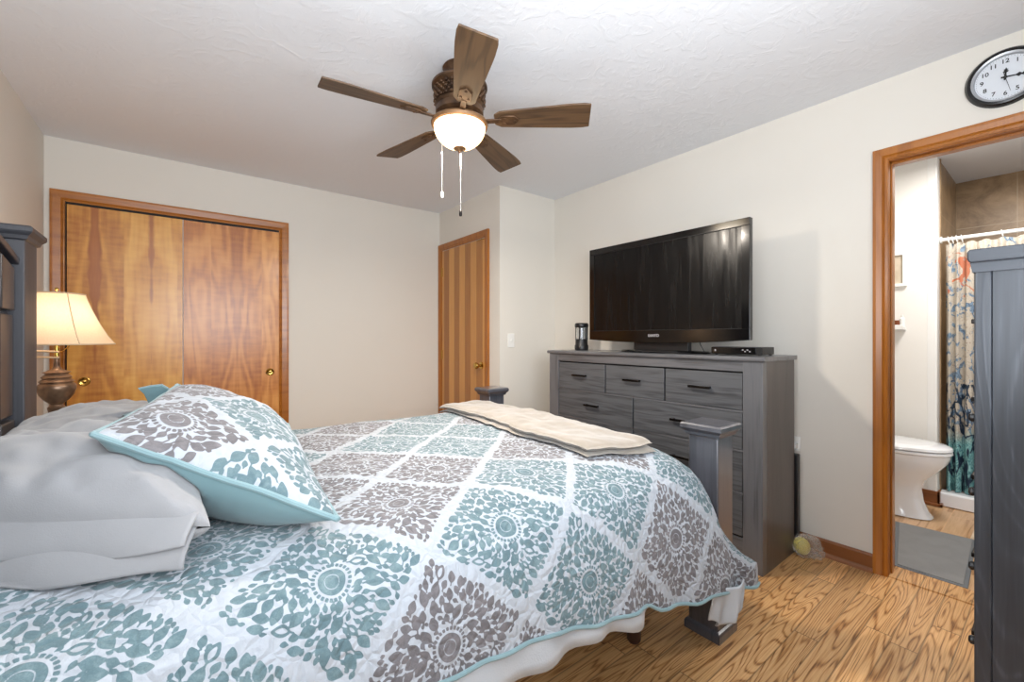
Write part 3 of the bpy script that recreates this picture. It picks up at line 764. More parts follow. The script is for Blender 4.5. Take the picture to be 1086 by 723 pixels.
# folded back corner ears at the far end
ear = [(-.100, 1.008), (-.07, 1.014), (-.04, 1.016), (-.005, .985), (-.018, .95), (-.03, .92), (-.055, .885), (-.093, .902), (-.138, .924), (-.10, .931), (-.073, .948), (-.080, .965), (-.086, .985)]
m = MB()
for i, yo_ in enumerate((0, .008, .020, .030)):
    k = (.93, 1, 1, .93)[i]; m.v += [(-.06+(x+.06)*k, 1.845+yo_+.02*math.sin(z*60+i*.4)+.15*(x+.06), .95+(z-.95)*k) for x, z in ear]
n_ = len(ear); m.f += [tuple(range(n_)), tuple(range(4*n_-1, 3*n_-1, -1))]
m.f += [(r_*n_+i, (r_+1)*n_+i, (r_+1)*n_+(i+1) % n_, r_*n_+(i+1) % n_) for r_ in range(3) for i in range(n_)]
build('folded_corner', m, M['teal'], sham, bev=.003, label='teal folded corner flap')
# ------------------------------------------------------------------ throw blanket folded at the foot
TC = [np.array(c, float) for c in ((1.165, 1.055), (1.445, .975), (1.25, 2.30), (1.585, 2.28))]
def throw_layer(h0, h1, grow, seed):
    n1, n2 = 50, 130; T_ = []; B_ = []
    for i in range(n1+1):
        u = i/n1; ra = []; rb = []
        for j in range(n2+1):
            v = j/n2
            uu = .5+(u-.5)*(1+grow); vv = .5+(v-.5)*(1+grow*.3)
            p = (1-uu)*(1-vv)*TC[0]+uu*(1-vv)*TC[1]+(1-uu)*vv*TC[2]+uu*vv*TC[3]
            p = p+np.array((.012*math.sin(v*9+seed), .01*math.sin(u*5+seed)))
            z = (top_at([QB], p[0], p[1]) or .69)
            e = min(1, (max(0., 1-abs(2*u-1)**10))*(max(0., 1-abs(2*v-1)**26)))**.5
            mid = (h0+h1)/2; wv = .004*float(vnoise(u*4+seed, v*12, seed))+.003*float(vnoise(u*9, v*25, seed+1))
            ra.append((p[0], p[1], z+mid+(h1-mid)*e+wv*e)); rb.append((p[0], p[1], z+mid-(mid-h0)*e+wv*e*(.3 if h0 < .01 else 1)))
        T_.append(ra); B_.append(rb)
    m = MB(); m.grid(T_); m.grid(B_[::-1]); return m
throw = thing('throw_blanket', (1.38, 1.62, .73), 'beige plush throw folded across the foot of the bed', 'blanket')
for (h0, h1, g, sd_) in ((.004, .018, .03, 1), (.019, .050, 0, 2)):
    o = build('blanket_layer', throw_layer(h0, h1, g, sd_), M['throw'], throw, smooth='all'); o.modifiers.new('weld', 'WELD').merge_threshold = .0012

# ------------------------------------------------------------------ dresser
DX0, DX1, D0, D1, DH = 2.258, 2.655, .905, 2.43, 1.075
dr = thing('dresser', ((DX0+DX1)/2, (D0+D1)/2, 0), 'wide charcoal wooden dresser with bar handles under the television', 'dresser')
build('carcass', MB().box(DX0+.022, DX1, D0+.006, D1-.006, .055, DH-.025), M['dside'], dr, bev=.002)
tp = MB(); tp.prism([(DX0-.014, DH-.018), (DX0-.010, DH-.024), (DX1+.004, DH-.024), (DX1+.004, DH), (DX0-.008, DH), (DX0-.014, DH-.006)], 'y', D0-.014, D1+.014)
build('dresser_top', tp, M['char_y'], dr, bev=.002, smooth=False)
for (a, b) in ((D0, 1.0), (2.335, D1)): build('stile', MB().box(DX0, DX0+.05, a, b, 0, DH-.024), M['char_z'], dr, bev=.002)
build('top_rail', MB().box(DX0+.002, DX0+.022, 1.0, 2.335, .998, DH-.024), M['char_y'], dr, bev=.001)
build('bottom_rail', MB().box(DX0+.002, DX0+.022, 1.0, 2.335, .065, .15), M['char_y'], dr, bev=.001)
build('side_panel', MB().box(DX0+.05, DX1, D0, D0+.006, .0, DH-.024), M['dside'], dr)
build('side_panel', MB().box(DX0+.05, DX1, D1-.006, D1, .0, DH-.024), M['dside'], dr)
build('recess', MB().box(DX0+.018, DX0+.0215, 1.0, 2.335, .15, .998), M['blackgap'], dr)
zs = [.994, .794, .594, .378, .155]
def drawer(y0, y1, z0, z1):
    d = build('drawer', MB().box(DX0+.005, DX0+.018, y0+.005, y1-.005, z0+.006, z1-.006), M['drawer'], dr, bev=.002)
    c = (y0+y1)/2; z = (z0+z1)/2+.008; hl = .062
    h = MB(); h.box(DX0-.026, DX0-.017, c-hl, c+hl, z-.007, z+.007)
    for s in (-1, 1): h.box(DX0-.020, DX0+.006, c+s*(hl-.012)-.006, c+s*(hl-.012)+.006, z-.006, z+.006)
    build('handle', h, M['handle'], d, bev=.002)
for k in range(4):
    ysp = [1.0, 1.445, 1.89, 2.335] if k == 0 else [1.0, 1.667, 2.335]
    for a, b in zip(ysp[:-1], ysp[1:]): drawer(a, b, zs[k+1], zs[k])
for z in zs[1:-1]:
    build('divider_rail', MB().box(DX0+.001, DX0+.0185, 1.0, 2.335, z-.005, z+.004), M['char_y'], dr, bev=.001)

# ------------------------------------------------------------------ television
TVX = 2.385; tv = thing('television', (TVX+.03, 1.575, DH), 'large flat black television standing on the dresser', 'television')
TY0, TY1, TZ0, TZ1 = 1.018, 2.135, 1.157, 1.808
fr = MB(); bw, bb = .045, .062
nn = 24
# bezel ring as one mesh with bowed bottom edge
def bow(y): t_ = (y-(TY0+TY1)/2)/((TY1-TY0)/2); return TZ0-.020*(1-t_*t_)
yy = [TY0+(TY1-TY0)*i/nn for i in range(nn+1)]
fr.prism([(y, bow(y)) for y in yy]+[(TY1, TZ0+bb), (TY0, TZ0+bb)], 'x', TVX-.004, TVX+.03)
fr.box(TVX-.004, TVX+.03, TY0, TY1, TZ1-.040, TZ1); fr.box(TVX-.004, TVX+.03, TY0, TY0+bw, TZ0+bb, TZ1-.040); fr.box(TVX-.004, TVX+.03, TY1-bw, TY1, TZ0+bb, TZ1-.040)
build('bezel', fr, M['black'], tv, smooth=False, bev=.002)
build('screen', MB().box(TVX+.002, TVX+.02, TY0+bw-.002, TY1-bw+.002, TZ0+bb-.002, TZ1-.038), M['screen'], tv, label='dark glossy screen')
for a in (TZ0+bb-.002, TZ1-.042): build('screen_edge', MB().box(TVX-.0055, TVX+.002, TY0+bw-.003, TY1-bw+.003, a, a+.003), M['dblack'], tv)
build('back_cover', MB().prism([(TVX+.02, TZ0+.02), (TVX+.075, TZ0+.08), (TVX+.085, TZ1-.12), (TVX+.02, TZ1-.02)], 'y', TY0+.03, TY1-.03), M['dblack'], tv, bev=.004)
build('neck', MB().box(TVX+.025, TVX+.065, 1.38, 1.77, DH+.012, TZ0+.03), M['dblack'], tv, bev=.004)
b = MB().lathe([(0, 0), (.30, 0), (.305, .006), (.29, .013), (.15, .017), (0, .019)], (TVX+.055, 1.575, DH+.001), 64, sx=.44, sy=1.02)
build('base', b, M['black'], tv)
RT = Matrix(((0, 0, -1, 0), (-1, 0, 0, 0), (0, 1, 0, 0), (0, 0, 0, 1)))    # text facing -x, reading towards -y
text('logo', 'SANYO', .024, M['silver'], tv, Matrix.Translation((TVX-.0045, 1.60, TZ0+.026)) @ RT, .0004, .0006)
# cable trailing behind
cb = MB().tube([(TVX+.07, 1.36, TZ0+.1), (TVX+.07, 1.33, 1.13), (TVX+.06, 1.30, 1.088), (TVX+.09, 1.27, 1.081), (TVX+.12, 1.24, 1.085)], .0025)
tag(build('cable', cb, M['dblack']), 'thin black cable hanging between television and set top box', 'cable')
# set-top box
st = thing('set_top_box', (2.45, 1.095, DH), 'small black set top box on the near end of the dresser', 'electronics')
build('case', MB().box(2.40, 2.55, .965, 1.232, DH+.005, DH+.044), M['dblack'], st, bev=.002)
build('front_panel', MB().box(2.394, 2.40, .995, 1.232, DH+.007, DH+.042), M['black'], st, bev=.001)
for i in range(4): build('button', MB().box(2.392, 2.394, 1.02+i*.012, 1.027+i*.012, DH+.018+.008*(i % 2), DH+.024+.008*(i % 2)), M['silver'], st)
build('button', MB().box(2.392, 2.394, 1.205, 1.212, DH+.02, DH+.03), M['silver'], st)
for a, b in ((2.41, .98), (2.54, .98), (2.41, 1.21), (2.54, 1.21)): build('rubber_foot', MB().lathe([(.008, 0), (.008, .005)], (a, b, DH), 12), M['dblack'], st)
# lantern
lx, ly = 2.48, 2.305
la = thing('camping_lantern', (lx, ly, DH), 'small black and clear lantern on the far end of the dresser', 'lantern')
N = NT('clear_plastic'); N.col(srgb(225, 230, 232)).link(.08, 'Roughness').link(.85, 'Transmission Weight').link(1.3, 'IOR'); M['clear'] = N.m
build('base', MB().lathe([(.0, 0), (.050, 0), (.053, .01), (.053, .035), (.048, .042), (.048, .085), (.0, .085)], (lx, ly, DH), 32), M['dblack'], la)
build('globe', MB().lathe([(.044, .085), (.044, .175)], (lx, ly, DH), 32), M['clear'], la)
build('inner_tube', MB().lathe([(.016, .086), (.016, .174)], (lx, ly, DH), 16), M['silver'], la)
build('lid', MB().lathe([(.0, .175), (.050, .175), (.053, .18), (.053, .198), (.046, .208), (0, .21)], (lx, ly, DH), 32), M['dblack'], la)
for k in range(4):
    a = k*math.pi/2+.4; f = MB().box(lx+.047*math.cos(a)-.003, lx+.047*math.cos(a)+.003, ly+.047*math.sin(a)-.003, ly+.047*math.sin(a)+.003, DH+.08, DH+.18); build('guard_rod', f, M['dblack'], la)

# things behind / beside the dresser
bk = thing('folded_board', (2.70, .93, 0), 'slim black board stored in the gap between dresser and wall', 'board')
build('board', MB().box(2.668, 2.706, .893, 1.55, .03, .53), M['dblack'], bk, bev=.004)
build('board_foot', MB().box(2.664, 2.71, .90, 1.5, .0, .03), M['dblack'], bk)
ot = thing('outlet_plate', (XR, .925, .535), 'white wall outlet plate beside the dresser', 'outlet')
build('plate', MB().box(XR-.006, XR, .905, .945, .535, .615), M['white'], ot, bev=.002)
build('plug', MB().box(XR-.035, XR-.006, .915, .935, .55, .58), M['white'], ot, bev=.004)
# plastic bag with a yellow sponge
bg = thing('plastic_bag', (2.665, .84, 0), 'crumpled clear plastic bag on the floor beside the dresser', 'bag')
random.seed(3)
N = NT('clear_film'); N.col(srgb(235, 225, 212)).link(.2, 'Roughness').link(.22, 'Alpha').link(.5, 'Specular IOR Level'); N.bump(N.noise(N.objc(), 40, 3, 2.), .8, .01); M['film'] = N.m
def crumple(c, r, amp, sq, seed):
    m = MB(); m.lathe([(r*math.sin(t*math.pi/14)+.0005, -r*math.cos(t*math.pi/14)) for t in range(15)], (0, 0, 0), 28)
    rnd = random.Random(seed); out = []
    for i, (x, y, z) in enumerate(m.v):
        k = 1+amp*(rnd.random()-.5)*2
        out.append((c[0]+x*k*sq[0], c[1]+y*k*sq[1], max(.001, c[2]+z*k*sq[2])))
    m.v = out; return m
build('bag_film', crumple((2.665, .845, .045), .062, .28, (.85, 1.05, .95), 4), M['film'], bg, smooth=False)
M['yellow'] = plain('yellow_sponge', srgb(226, 210, 110), .8, 0, .25, 60, .5)
yo = build('sponge', crumple((2.658, .870, .048), .044, .03, (.7, .9, 1.05), 5), M['yellow']); tag(yo, 'round yellow sponge inside the clear plastic bag', 'sponge')

# ------------------------------------------------------------------ tall chest at the right
CXa, CXb, CYa, CYb, CH = 1.452, 2.30, -.33, .128, 1.372
ch = thing('tall_chest', ((CXa+CXb)/2, (CYa+CYb)/2, 0), 'tall slate grey chest of drawers cut off by the right picture edge', 'chest of drawers')
build('side_panel', MB().box(CXa, CXa+.02, CYa, CYb-.028, 0, CH-.03), M['chest'], ch, bev=.001)
build('side_panel', MB().box(CXb-.02, CXb, CYa, CYb-.028, 0, CH-.03), M['chest'], ch, bev=.001)
build('back_panel', MB().box(CXa+.02, CXb-.02, CYa, CYa+.01, .05, CH-.03), M['chest'], ch)
for (a, b) in ((CXa-.001, CXa+.075), (CXb-.075, CXb+.001)): build('stile', MB().box(a, b, CYb-.0275, CYb, 0, CH-.03), M['chest'], ch, bev=.003)
M['chest_cap'] = wood('chest_cap_wood', srgb(26, 28, 33), srgb(50, 54, 61), 'y', 22, 1.2, 11, .45, .3, .2, fine=.5)
c = MB(); c.prism([(CYa-.01, CH-.030), (CYb+.006, CH-.030), (CYb+.010, CH-.022), (CYb+.010, CH-.006), (CYb+.006, CH), (CYa-.01, CH)], 'x', CXa-.018, CXb+.018)
build('chest_top', c, M['chest_cap'], ch, bev=.003, smooth=False)
build('crown_moulding', MB().prism([(CYa, CH-.052), (CYb+.002, CH-.052), (CYb+.006, CH-.030), (CYa, CH-.030)], 'x', CXa-.008, CXb+.008), M['chest_cap'], ch, smooth=False)
for k in range(6):
    z1 = CH-.06-k*.205; z0 = z1-.198
    d = build('drawer', MB().box(CXa+.08, CXb-.08, CYb-.035, CYb-.010, z0, z1), M['char_x'], ch, bev=.002)
    zc = (z0+z1)/2
    for xx in ((CXa+.26, CXb-.26)): 
        h = MB().box(xx-.06, xx+.06, CYb+.014, CYb+.023, zc-.006, zc+.006); h.box(xx-.05, xx-.04, CYb-.012, CYb+.018, zc-.005, zc+.005); h.box(xx+.04, xx+.05, CYb-.012, CYb+.018, zc-.005, zc+.005)
        build('handle', h, M['handle'], d, bev=.002)
for k in range(5):
    z = 1.17-(444+80*k-358)/456*.985
    if z > .05:
        m = MB().lathe([(.0, 0), (.009, 0), (.010, .003), (.010, .006), (.006, .010), (0, .010)], (0, 0, 0), 16)
        m.v = [(CXa+.012+x, CYb+zz, z+y) for x, y, zz in m.v]
        build('bumper', m, M['dblack'], ch)

# ------------------------------------------------------------------ wall clock
CY, CZc, CR = .152, 2.262, .118
ck = thing('wall_clock', (XR, CY, CZc-CR), 'round black rimmed wall clock above the bathroom doorway', 'clock')
def lathe_x(prof, seg=64):   # profile (r, outwards from wall)
    m = MB().lathe(prof, (0, 0, 0), seg); m.v = [(XR-z, CY-x, CZc+y) for x, y, z in m.v]; return m
build('rim', lathe_x([(CR, .0), (CR, .012), (CR-.008, .024), (CR-.016, .026), (CR-.020, .022), (CR-.022, .008), (CR-.022, 0)]), M['clockrim'], ck)
build('bezel', lathe_x([(CR-.019, .008), (CR-.019, .0235), (CR-.026, .021), (CR-.030, .012), (CR-.030, .008)]), M['clocksilver'], ck)
build('dial', lathe_x([(CR-.028, .002), (CR-.028, .010), (0, .010)]), M['clockface'], ck)
def Mx(x, y, d=.0105): return Matrix.Translation((XR-d, CY-x, CZc+y)) @ RT
for k in range(1, 13):
    a = math.radians(90-30*k); r = .067
    text('numeral', str(k), .024, M['ink'], ck, Mx(r*math.cos(a), r*math.sin(a)), .0002, .0004)
tk = MB()
for k in range(60):
    a = math.radians(6*k); x, y = .0835*math.cos(a), .0835*math.sin(a)
    tk.box(XR-.0108, XR-.0100, CY-x-.0006, CY-x+.0006, CZc+y-.0012, CZc+y+.0012)
build('minute_track', tk, M['ink'], ck, smooth=False)
def hand(ang, L, w, d, tail=.012, spade=None):
    a = math.radians(90-ang); ca, sa = math.cos(a), math.sin(a); m = MB()
    out = [(-tail, w*.6), (L*.3, w*.5), (L*.9, w*.35), (L, 0), (L*.9, -w*.35), (L*.3, -w*.5), (-tail, -w*.6)]
    if spade: out = [(-tail, w*.6), (0, w*.6), (L*.45, w*.4), (L*.58, w*1.5), (L*.70, w*.5), (L*.76, w*1.2), (L*.84, w*.4), (L, 0), (L*.84, -w*.4), (L*.76, -w*1.2), (L*.70, -w*.5), (L*.58, -w*1.5), (L*.45, -w*.4), (0, -w*.6), (-tail, -w*.6)]
    m.prism([(CY-(p*ca-q*sa), CZc+(p*sa+q*ca)) for p, q in out], 'x', XR-d-.0008, XR-d); return m
build('hour_hand', hand(4, .040, .006, .0115, spade=True), M['ink'], ck, smooth=False)
build('minute_hand', hand(98, .066, .0055, .013, spade=True), M['ink'], ck, smooth=False)
build('second_hand', hand(167, .068, .0016, .0145, .02), M['ink'], ck, smooth=False)
build('hub', lathe_x([(.006, .010), (.006, .016), (0, .017)], 20), M['ink'], ck)

# ------------------------------------------------------------------ ceiling fan
FX, FY = 1.05, 1.75
fan = thing('ceiling_fan', (FX, FY, H), 'bronze ceiling fan with five wooden blades and a lit glass bowl', 'ceiling fan')
N = NT('aged_bronze'); n = N.noise(N.objc(), 25, 4); N.col(N.ramp(n, [(.3, srgb(58, 40, 28)), (.7, srgb(104, 76, 52))])).link(.45, 'Roughness').link(.45, 'Metallic'); M['bronze'] = N.m
N = NT('tan_bronze'); n = N.noise(N.objc(), 25, 4); N.col(N.ramp(n, [(.3, srgb(112, 80, 50)), (.7, srgb(148, 110, 74))])).link(.45, 'Roughness').link(.3, 'Metallic'); M['tanb'] = N.m
M['blade'] = wood('fan_blade_wood', srgb(40, 27, 18), srgb(98, 73, 50), 'x', 26, 2.2, 16, .5, .5, .1, rnd=True)
can = [(.075, 0), (.080, -.008), (.068, -.018), (.062, -.034), (.072, -.048), (.070, -.062), (.060, -.070)]
build('canopy', MB().lathe([(r, z) for r, z in can], (FX, FY, H), 40), M['bronze'], fan)
body = [(.060, -.068), (.118, -.078), (.130, -.088), (.130, -.098), (.120, -.106)]
body += [(.112+.004*math.cos(i*math.pi), -.108-i*.009) for i in range(9)]
body += [(.108, -.192), (.112, -.204), (.112, -.222), (.100, -.232), (.080, -.236)]
build('motor_housing', MB().lathe(body, (FX, FY, H), 48), M['bronze'], fan)
wv = MB()
for r_ in range(5):
    for k in range(26):
        a = 2*math.pi*(k+.5*(r_ % 2))/26; z = H-.114-r_*.0135
        wv.lathe([(.0012, -.007), (.0058, -.004), (.0068, 0), (.0058, .004), (.0012, .007)], (FX+.116*math.cos(a), FY+.116*math.sin(a), z), 8, sx=1.1, sy=1.1)
build('basket_weave_band', wv, M['bronze'], fan)
build('light_fitter', MB().lathe([(.070, -.230), (.088, -.236), (.104, -.246), (.128, -.256), (.134, -.266), (.131, -.276), (.118, -.280)], (FX, FY, H), 48), M['tanb'], fan)
N = NT('lit_glass_bowl'); em = N.n('Emission', (1., .80, .52, 1), 6.); tr = N.n('BsdfTranslucent', (1, .95, .85, 1)); gl = N.n('BsdfGlossy', (1, 1, 1, 1), .2)
lw = N.n('LayerWeight', .35).outputs['Facing']
emc = N.mix(N.ramp(lw, [(.0, 0.), (.8, 1.)]), (1., .86, .62, 1), (.95, .62, .30, 1)); N.t.links.new(emc, em.inputs[0])
a1 = N.n('MixShader', .06); N.t.links.new(em.outputs[0], a1.inputs[1]); N.t.links.new(gl.outputs[0], a1.inputs[2])
N.t.links.new(a1.outputs[0], N.t.nodes['Material Output'].inputs[0]); M['bowl'] = N.m
bp = [(.120, -.276)]+[(.120*math.cos(t*math.pi/2/10), -.280-.100*math.sin(t*math.pi/2/10)) for t in range(0, 10)]+[(.010, -.380)]
build('glass_bowl', MB().lathe(bp, (FX, FY, H), 48), M['bowl'], fan, label='glowing frosted glass bowl')
build('finial', MB().lathe([(.004, -.370), (.028, -.376), (.030, -.381), (.018, -.387), (.008, -.392), (.006, -.398), (.0, -.400)], (FX, FY, H), 24), M['tanb'], fan)
fb = area('fan_bulb', (FX, FY, H-.405), (0, 0, 0), .18, .18, 24, (1, .90, .78)); fb.data.shape = 'DISK'
point('fan_bulb_side', (FX-.0, FY, H-.235), .01, (1, .82, .6), .10)
def blade_mesh():
    m = MB(); r0, r1 = .165, .607
    xs = [r0+(r1-r0)*i/16 for i in range(17)]
    def hw(r): t_ = (r-r0)/(r1-r0); return (.046+.028*min(1, t_*1.25)**.9)*(1 if t_ < .98 else .93)*(min(1, (t_+.02)/.06)**.4)
    up = [(r, hw(r)) for r in xs]; dn = [(r, -hw(r)) for r in reversed(xs)]
    m.prism(up+dn, 'z', -.004, .004)
    return m
BZ = H-.250
for k in range(5):
    ang = math.radians(29+72*k); R_ = Matrix.Rotation(ang, 4, 'Z') @ Matrix.Rotation(math.radians(-13), 4, 'X')
    m = blade_mesh(); me = bpy.data.meshes.new('blade'); me.from_pydata(m.v, [], m.f); finish(me, M['blade'], True)
    o = bpy.data.objects.new('blade', me); COL.objects.link(o); o.parent = fan; o.location = (0, 0, BZ-H); o.rotation_euler = R_.to_euler(); ORG[o.name] = Vector((0, 0, 0))
    b_ = o.modifiers.new('bevel', 'BEVEL'); b_.width = .002; b_.segments = 2
    f = MB(); f.box(.085, .20, -.013, .013, -.012, -.005)
    f.prism([(.19, .016), (.20, .030), (.26, .028), (.285, .0), (.26, -.028), (.20, -.030), (.19, -.016)], 'z', -.010, -.0045)
    for q in ((.215, .016), (.215, -.016), (.262, 0)): f.lathe([(.006, -.0135), (.006, -.010)], (q[0], q[1], 0), 10)
    me = bpy.data.meshes.new('blade_iron'); me.from_pydata(f.v, [], f.f); finish(me, M['bronze'], True)
    i_ = bpy.data.objects.new('blade_iron', me); COL.objects.link(i_); i_.parent = o; b_ = i_.modifiers.new('bevel', 'BEVEL'); b_.width = .002
for (dx, dy, z1, nm) in ((-.030, .012, 1.845, 0), (.004, -.002, 1.765, 1)):
    z0 = H-.265 if nm == 0 else H-.398
    x, y = (FX+dx-.0, FY+dy) if nm else (FX-.075, FY+.035)
    pc = build('pull_chain', MB().tube([(x, y, z0), (x, y, z1)], .0013, 6), M['chain'], fan)
    build('chain_weight', MB().lathe([(.002, .012), (.0065, .006), (.0075, -.008), (.006, -.016), (.0, -.018)], (x, y, z1-.006), 16), M['white'] if nm == 0 else M['handle'], pc)

# ------------------------------------------------------------------ nightstand and lamp
ns = thing('nightstand', (-.40, 2.86, 0), 'dark nightstand under the table lamp beyond the bed', 'nightstand')
build('body', MB().box(-.63, -.22, 2.62, 3.10, .06, .66), M['char_y'], ns, bev=.003)
build('top', MB().box(-.64, -.205, 2.605, 3.115, .66, .685), M['char_y'], ns, bev=.004)
for z in (.10, .38):
    d = build('drawer', MB().box(-.22, -.205, 2.65, 3.07, z, z+.25), M['drawer'], ns, bev=.002)
    build('handle', MB().box(-.205, -.185, 2.80, 2.92, z+.12, z+.135), M['handle'], d, bev=.002)
for a, b in ((-.62, 2.63), (-.26, 2.63), (-.62, 3.06), (-.26, 3.06)): build('leg', MB().box(a, a+.04, b, b+.04, 0, .06), M['char_z'], ns)
LX, LY = -.438, 2.85
lp = thing('table_lamp', (LX, LY, .685), 'lit table lamp with cream bell shade and bronze urn base', 'lamp')
N = NT('urn_bronze'); n = N.noise(N.objc(), 18, 4); N.col(N.ramp(n, [(.3, srgb(78, 58, 46)), (.7, srgb(150, 122, 98))])).link(.33, 'Roughness').link(.5, 'Metallic'); M['urn'] = N.m
Z0 = .685
urn = [(.0, 0), (.075, 0), (.075, .012), (.058, .020), (.040, .032), (.030, .055), (.026, .10), (.030, .145), (.034, .165), (.026, .172), (.022, .178), (.030, .186), (.046, .20), (.062, .222), (.070, .245), (.072, .262), (.066, .272), (.058, .276), (.064, .284), (.056, .292), (.050, .296), (.056, .304), (.048, .312), (.040, .318), (.052, .326), (.034, .334), (.020, .340), (.012, .352), (.010, .40), (0, .40)]
build('urn_base', MB().lathe([(r*.92, z*1.0+.0) for r, z in urn], (LX, LY, Z0), 40), M['urn'], lp)
N = NT('lit_shade'); p = N.objc(); w_ = N.noise(N.mapv(p, (250, 250, 60)), 1., 2)
tl = N.n('BsdfTranslucent', (1, .88, .72, 1)); df = N.n('BsdfDiffuse', srgb(236, 214, 184)); mx = N.n('MixShader', .55)
cc = N.mix(w_, srgb(238, 212, 178), srgb(250, 230, 204)); N.t.links.new(cc, tl.inputs[0]); N.t.links.new(cc, df.inputs[0])
N.t.links.new(df.outputs[0], mx.inputs[1]); N.t.links.new(tl.outputs[0], mx.inputs[2]); N.t.links.new(mx.outputs[0], N.t.nodes['Material Output'].inputs[0]); M['shade'] = N.m
m = MB(); seg = 6; rows = []
shp = [(.095, 1.372), (.104, 1.34), (.122, 1.29), (.145, 1.235), (.172, 1.18), (.198, 1.140)]
for r, z in shp:
    col = []
    for i in range(61):
        a = 2*math.pi*i/60+.2; s_ = (a*seg/2/math.pi) % 1; k = 1-.045*math.sin(math.pi*s_)
        col.append((LX+r*k*math.cos(a), LY+r*k*math.sin(a), z))
    rows.append(col)
m.grid(rows); sh_ = build('lamp_shade', m, M['shade'], lp, smooth='all', label='cream bell shade glowing warm')
m = MB()
M['shadetrim'] = plain('shade_trim', srgb(196, 172, 140), .8)
for idx in (0, -1): m.tube(rows[idx], .0035, 6)
for k in range(6):
    i = min(60, int(round(((k/6-.2/(2*math.pi)) % 1)*60))); m.tube([rows[j][i] for j in range(len(rows))], .0022, 6)
build('shade_trim', m, M['shadetrim'], sh_)
m = MB(); m.tube([(LX, LY, Z0+.40), (LX, LY, 1.21)], .010, 12); build('socket', m, M['brass'], lp)
hp = MB(); hp.tube([(LX-.005, LY, 1.10)]+[(LX+.055*math.sin(t*math.pi/8), LY, 1.20+.0-.10*math.cos(t*math.pi/8)) for t in range(9)], .002, 6)
hp.tube([(LX, LY, 1.30), (LX, LY, 1.39)], .002, 6); hp.lathe([(.003, 0), (.009, .006), (.006, .014), (0, .018)], (LX, LY, 1.385), 14)
for k in range(3):
    a = k*2*math.pi/3+.5; hp.tube([(LX, LY, 1.372), (LX+.093*math.cos(a), LY+.093*math.sin(a), 1.372)], .0016, 5)
build('harp', hp, M['brass'], lp)
arm = MB()
for z in (1.105, 1.078): arm.tube([(LX+.01, LY-.01, z), (LX-.05, LY-.02, z+.004), (LX-.13, LY-.02, z-.002)], .0045, 8)
arm.tube([(LX-.13, LY-.02, 1.06), (LX-.13, LY-.02, 1.115)], .006, 8)
build('side_arm', arm, M['shadetrim'], lp)
point('lamp_bulb', (LX, LY, 1.235), 1.35, (1, .78, .6), .03)

# ------------------------------------------------------------------ bathroom fittings
tx = 3.86
to = thing('toilet', (tx, .80, 0), 'white toilet with closed lid in the bathroom', 'toilet')
def sect(z, yb, yf, w, n=32, pw=2.2):
    out = []
    for i in range(n):
        a = 2*math.pi*i/n; ca, sa = math.cos(a), math.sin(a)
        e = 2/pw; cx = abs(ca)**e*(1 if ca >= 0 else -1); sy = abs(sa)**e*(1 if sa >= 0 else -1)
        out.append((tx+w*cx, (yb+yf)/2+(yb-yf)/2*sy, z))
    return out
def loft(secs):
    m = MB(); n = len(secs[0])
    for s_ in secs: m.v += s_
    for k in range(len(secs)-1):
        for i in range(n): m.f.append((k*n+i, k*n+(i+1) % n, (k+1)*n+(i+1) % n, (k+1)*n+i))
    m.f.append(tuple(range(n-1, -1, -1))); q = (len(secs)-1)*n; m.f.append(tuple(range(q, q+n))); return m
build('bowl', loft([sect(0, 1.16, .520, .115, pw=3), sect(.03, 1.15, .540, .105, pw=3), sect(.10, 1.14, .565, .10), sect(.18, 1.14, .575, .105), sect(.24, 1.14, .555, .13), sect(.30, 1.14, .500, .16), (sect(.36, 1.14, .455, .182)), sect(.40, 1.14, .440, .19), sect(.42, 1.14, .440, .19)]), M['porcelain'], to)
build('seat', loft([sect(.422, 1.10, .435, .19), sect(.428, 1.10, .428, .195), sect(.440, 1.10, .430, .194), sect(.443, 1.10, .437, .188)]), M['porcelain'], to)
build('lid', loft([sect(.447, 1.10, .436, .190), sect(.452, 1.10, .428, .196), sect(.466, 1.10, .432, .194), sect(.478, 1.09, .455, .175), sect(.482, 1.07, .50, .14)]), M['porcelain'], to)
build('tank', MB().box(tx-.20, tx+.20, 1.14, 1.33, .40, .76), M['porcelain'], to, bev=.025)
build('tank_lid', MB().box(tx-.21, tx+.21, 1.13, 1.34, .76, .795), M['porcelain'], to, bev=.01)
build('flush_lever', MB().box(tx-.17, tx-.10, 1.115, 1.14, .70, .715), M['chain'], to, bev=.004)
# picture frame and shelf on the bathroom wall
pf = thing('picture_frame', (TX, .80, 1.63), 'small white framed picture on the bathroom wall', 'picture frame')
f = MB(); y0, y1, z0, z1 = .70, .90, 1.545, 1.795
f.box(TX-.022, TX, y0, y0+.022, z0, z1); f.box(TX-.022, TX, y1-.022, y1, z0, z1); f.box(TX-.022, TX, y0+.022, y1-.022, z0, z0+.022); f.box(TX-.022, TX, y0+.022, y1-.022, z1-.022, z1)
build('frame', f, M['white'], pf, smooth=False)
N = NT('beige_print'); N.col(N.ramp(N.noise(N.objc(), 14, 3), [(.4, srgb(204, 190, 168)), (.62, srgb(186, 168, 144))])).link(.7, 'Roughness')
build('print', MB().box(TX-.010, TX-.001, y0+.02, y1-.02, z0+.02, z1-.02), N.m, pf, label='beige print')
sf_ = build('wall_shelf', MB().prism([(TX-.10, 1.228), (TX, 1.222), (TX, 1.245), (TX-.09, 1.245), (TX-.09, 1.262), (TX-.10, 1.262)], 'y', .705, .98), M['white'], bev=.003)
tag(sf_, 'small white ledge shelf below the framed picture', 'shelf')
M['jar'] = plain('brown_glass_jar', srgb(120, 62, 30), .2); M['cork'] = plain('orange_jar', srgb(176, 104, 56), .5)
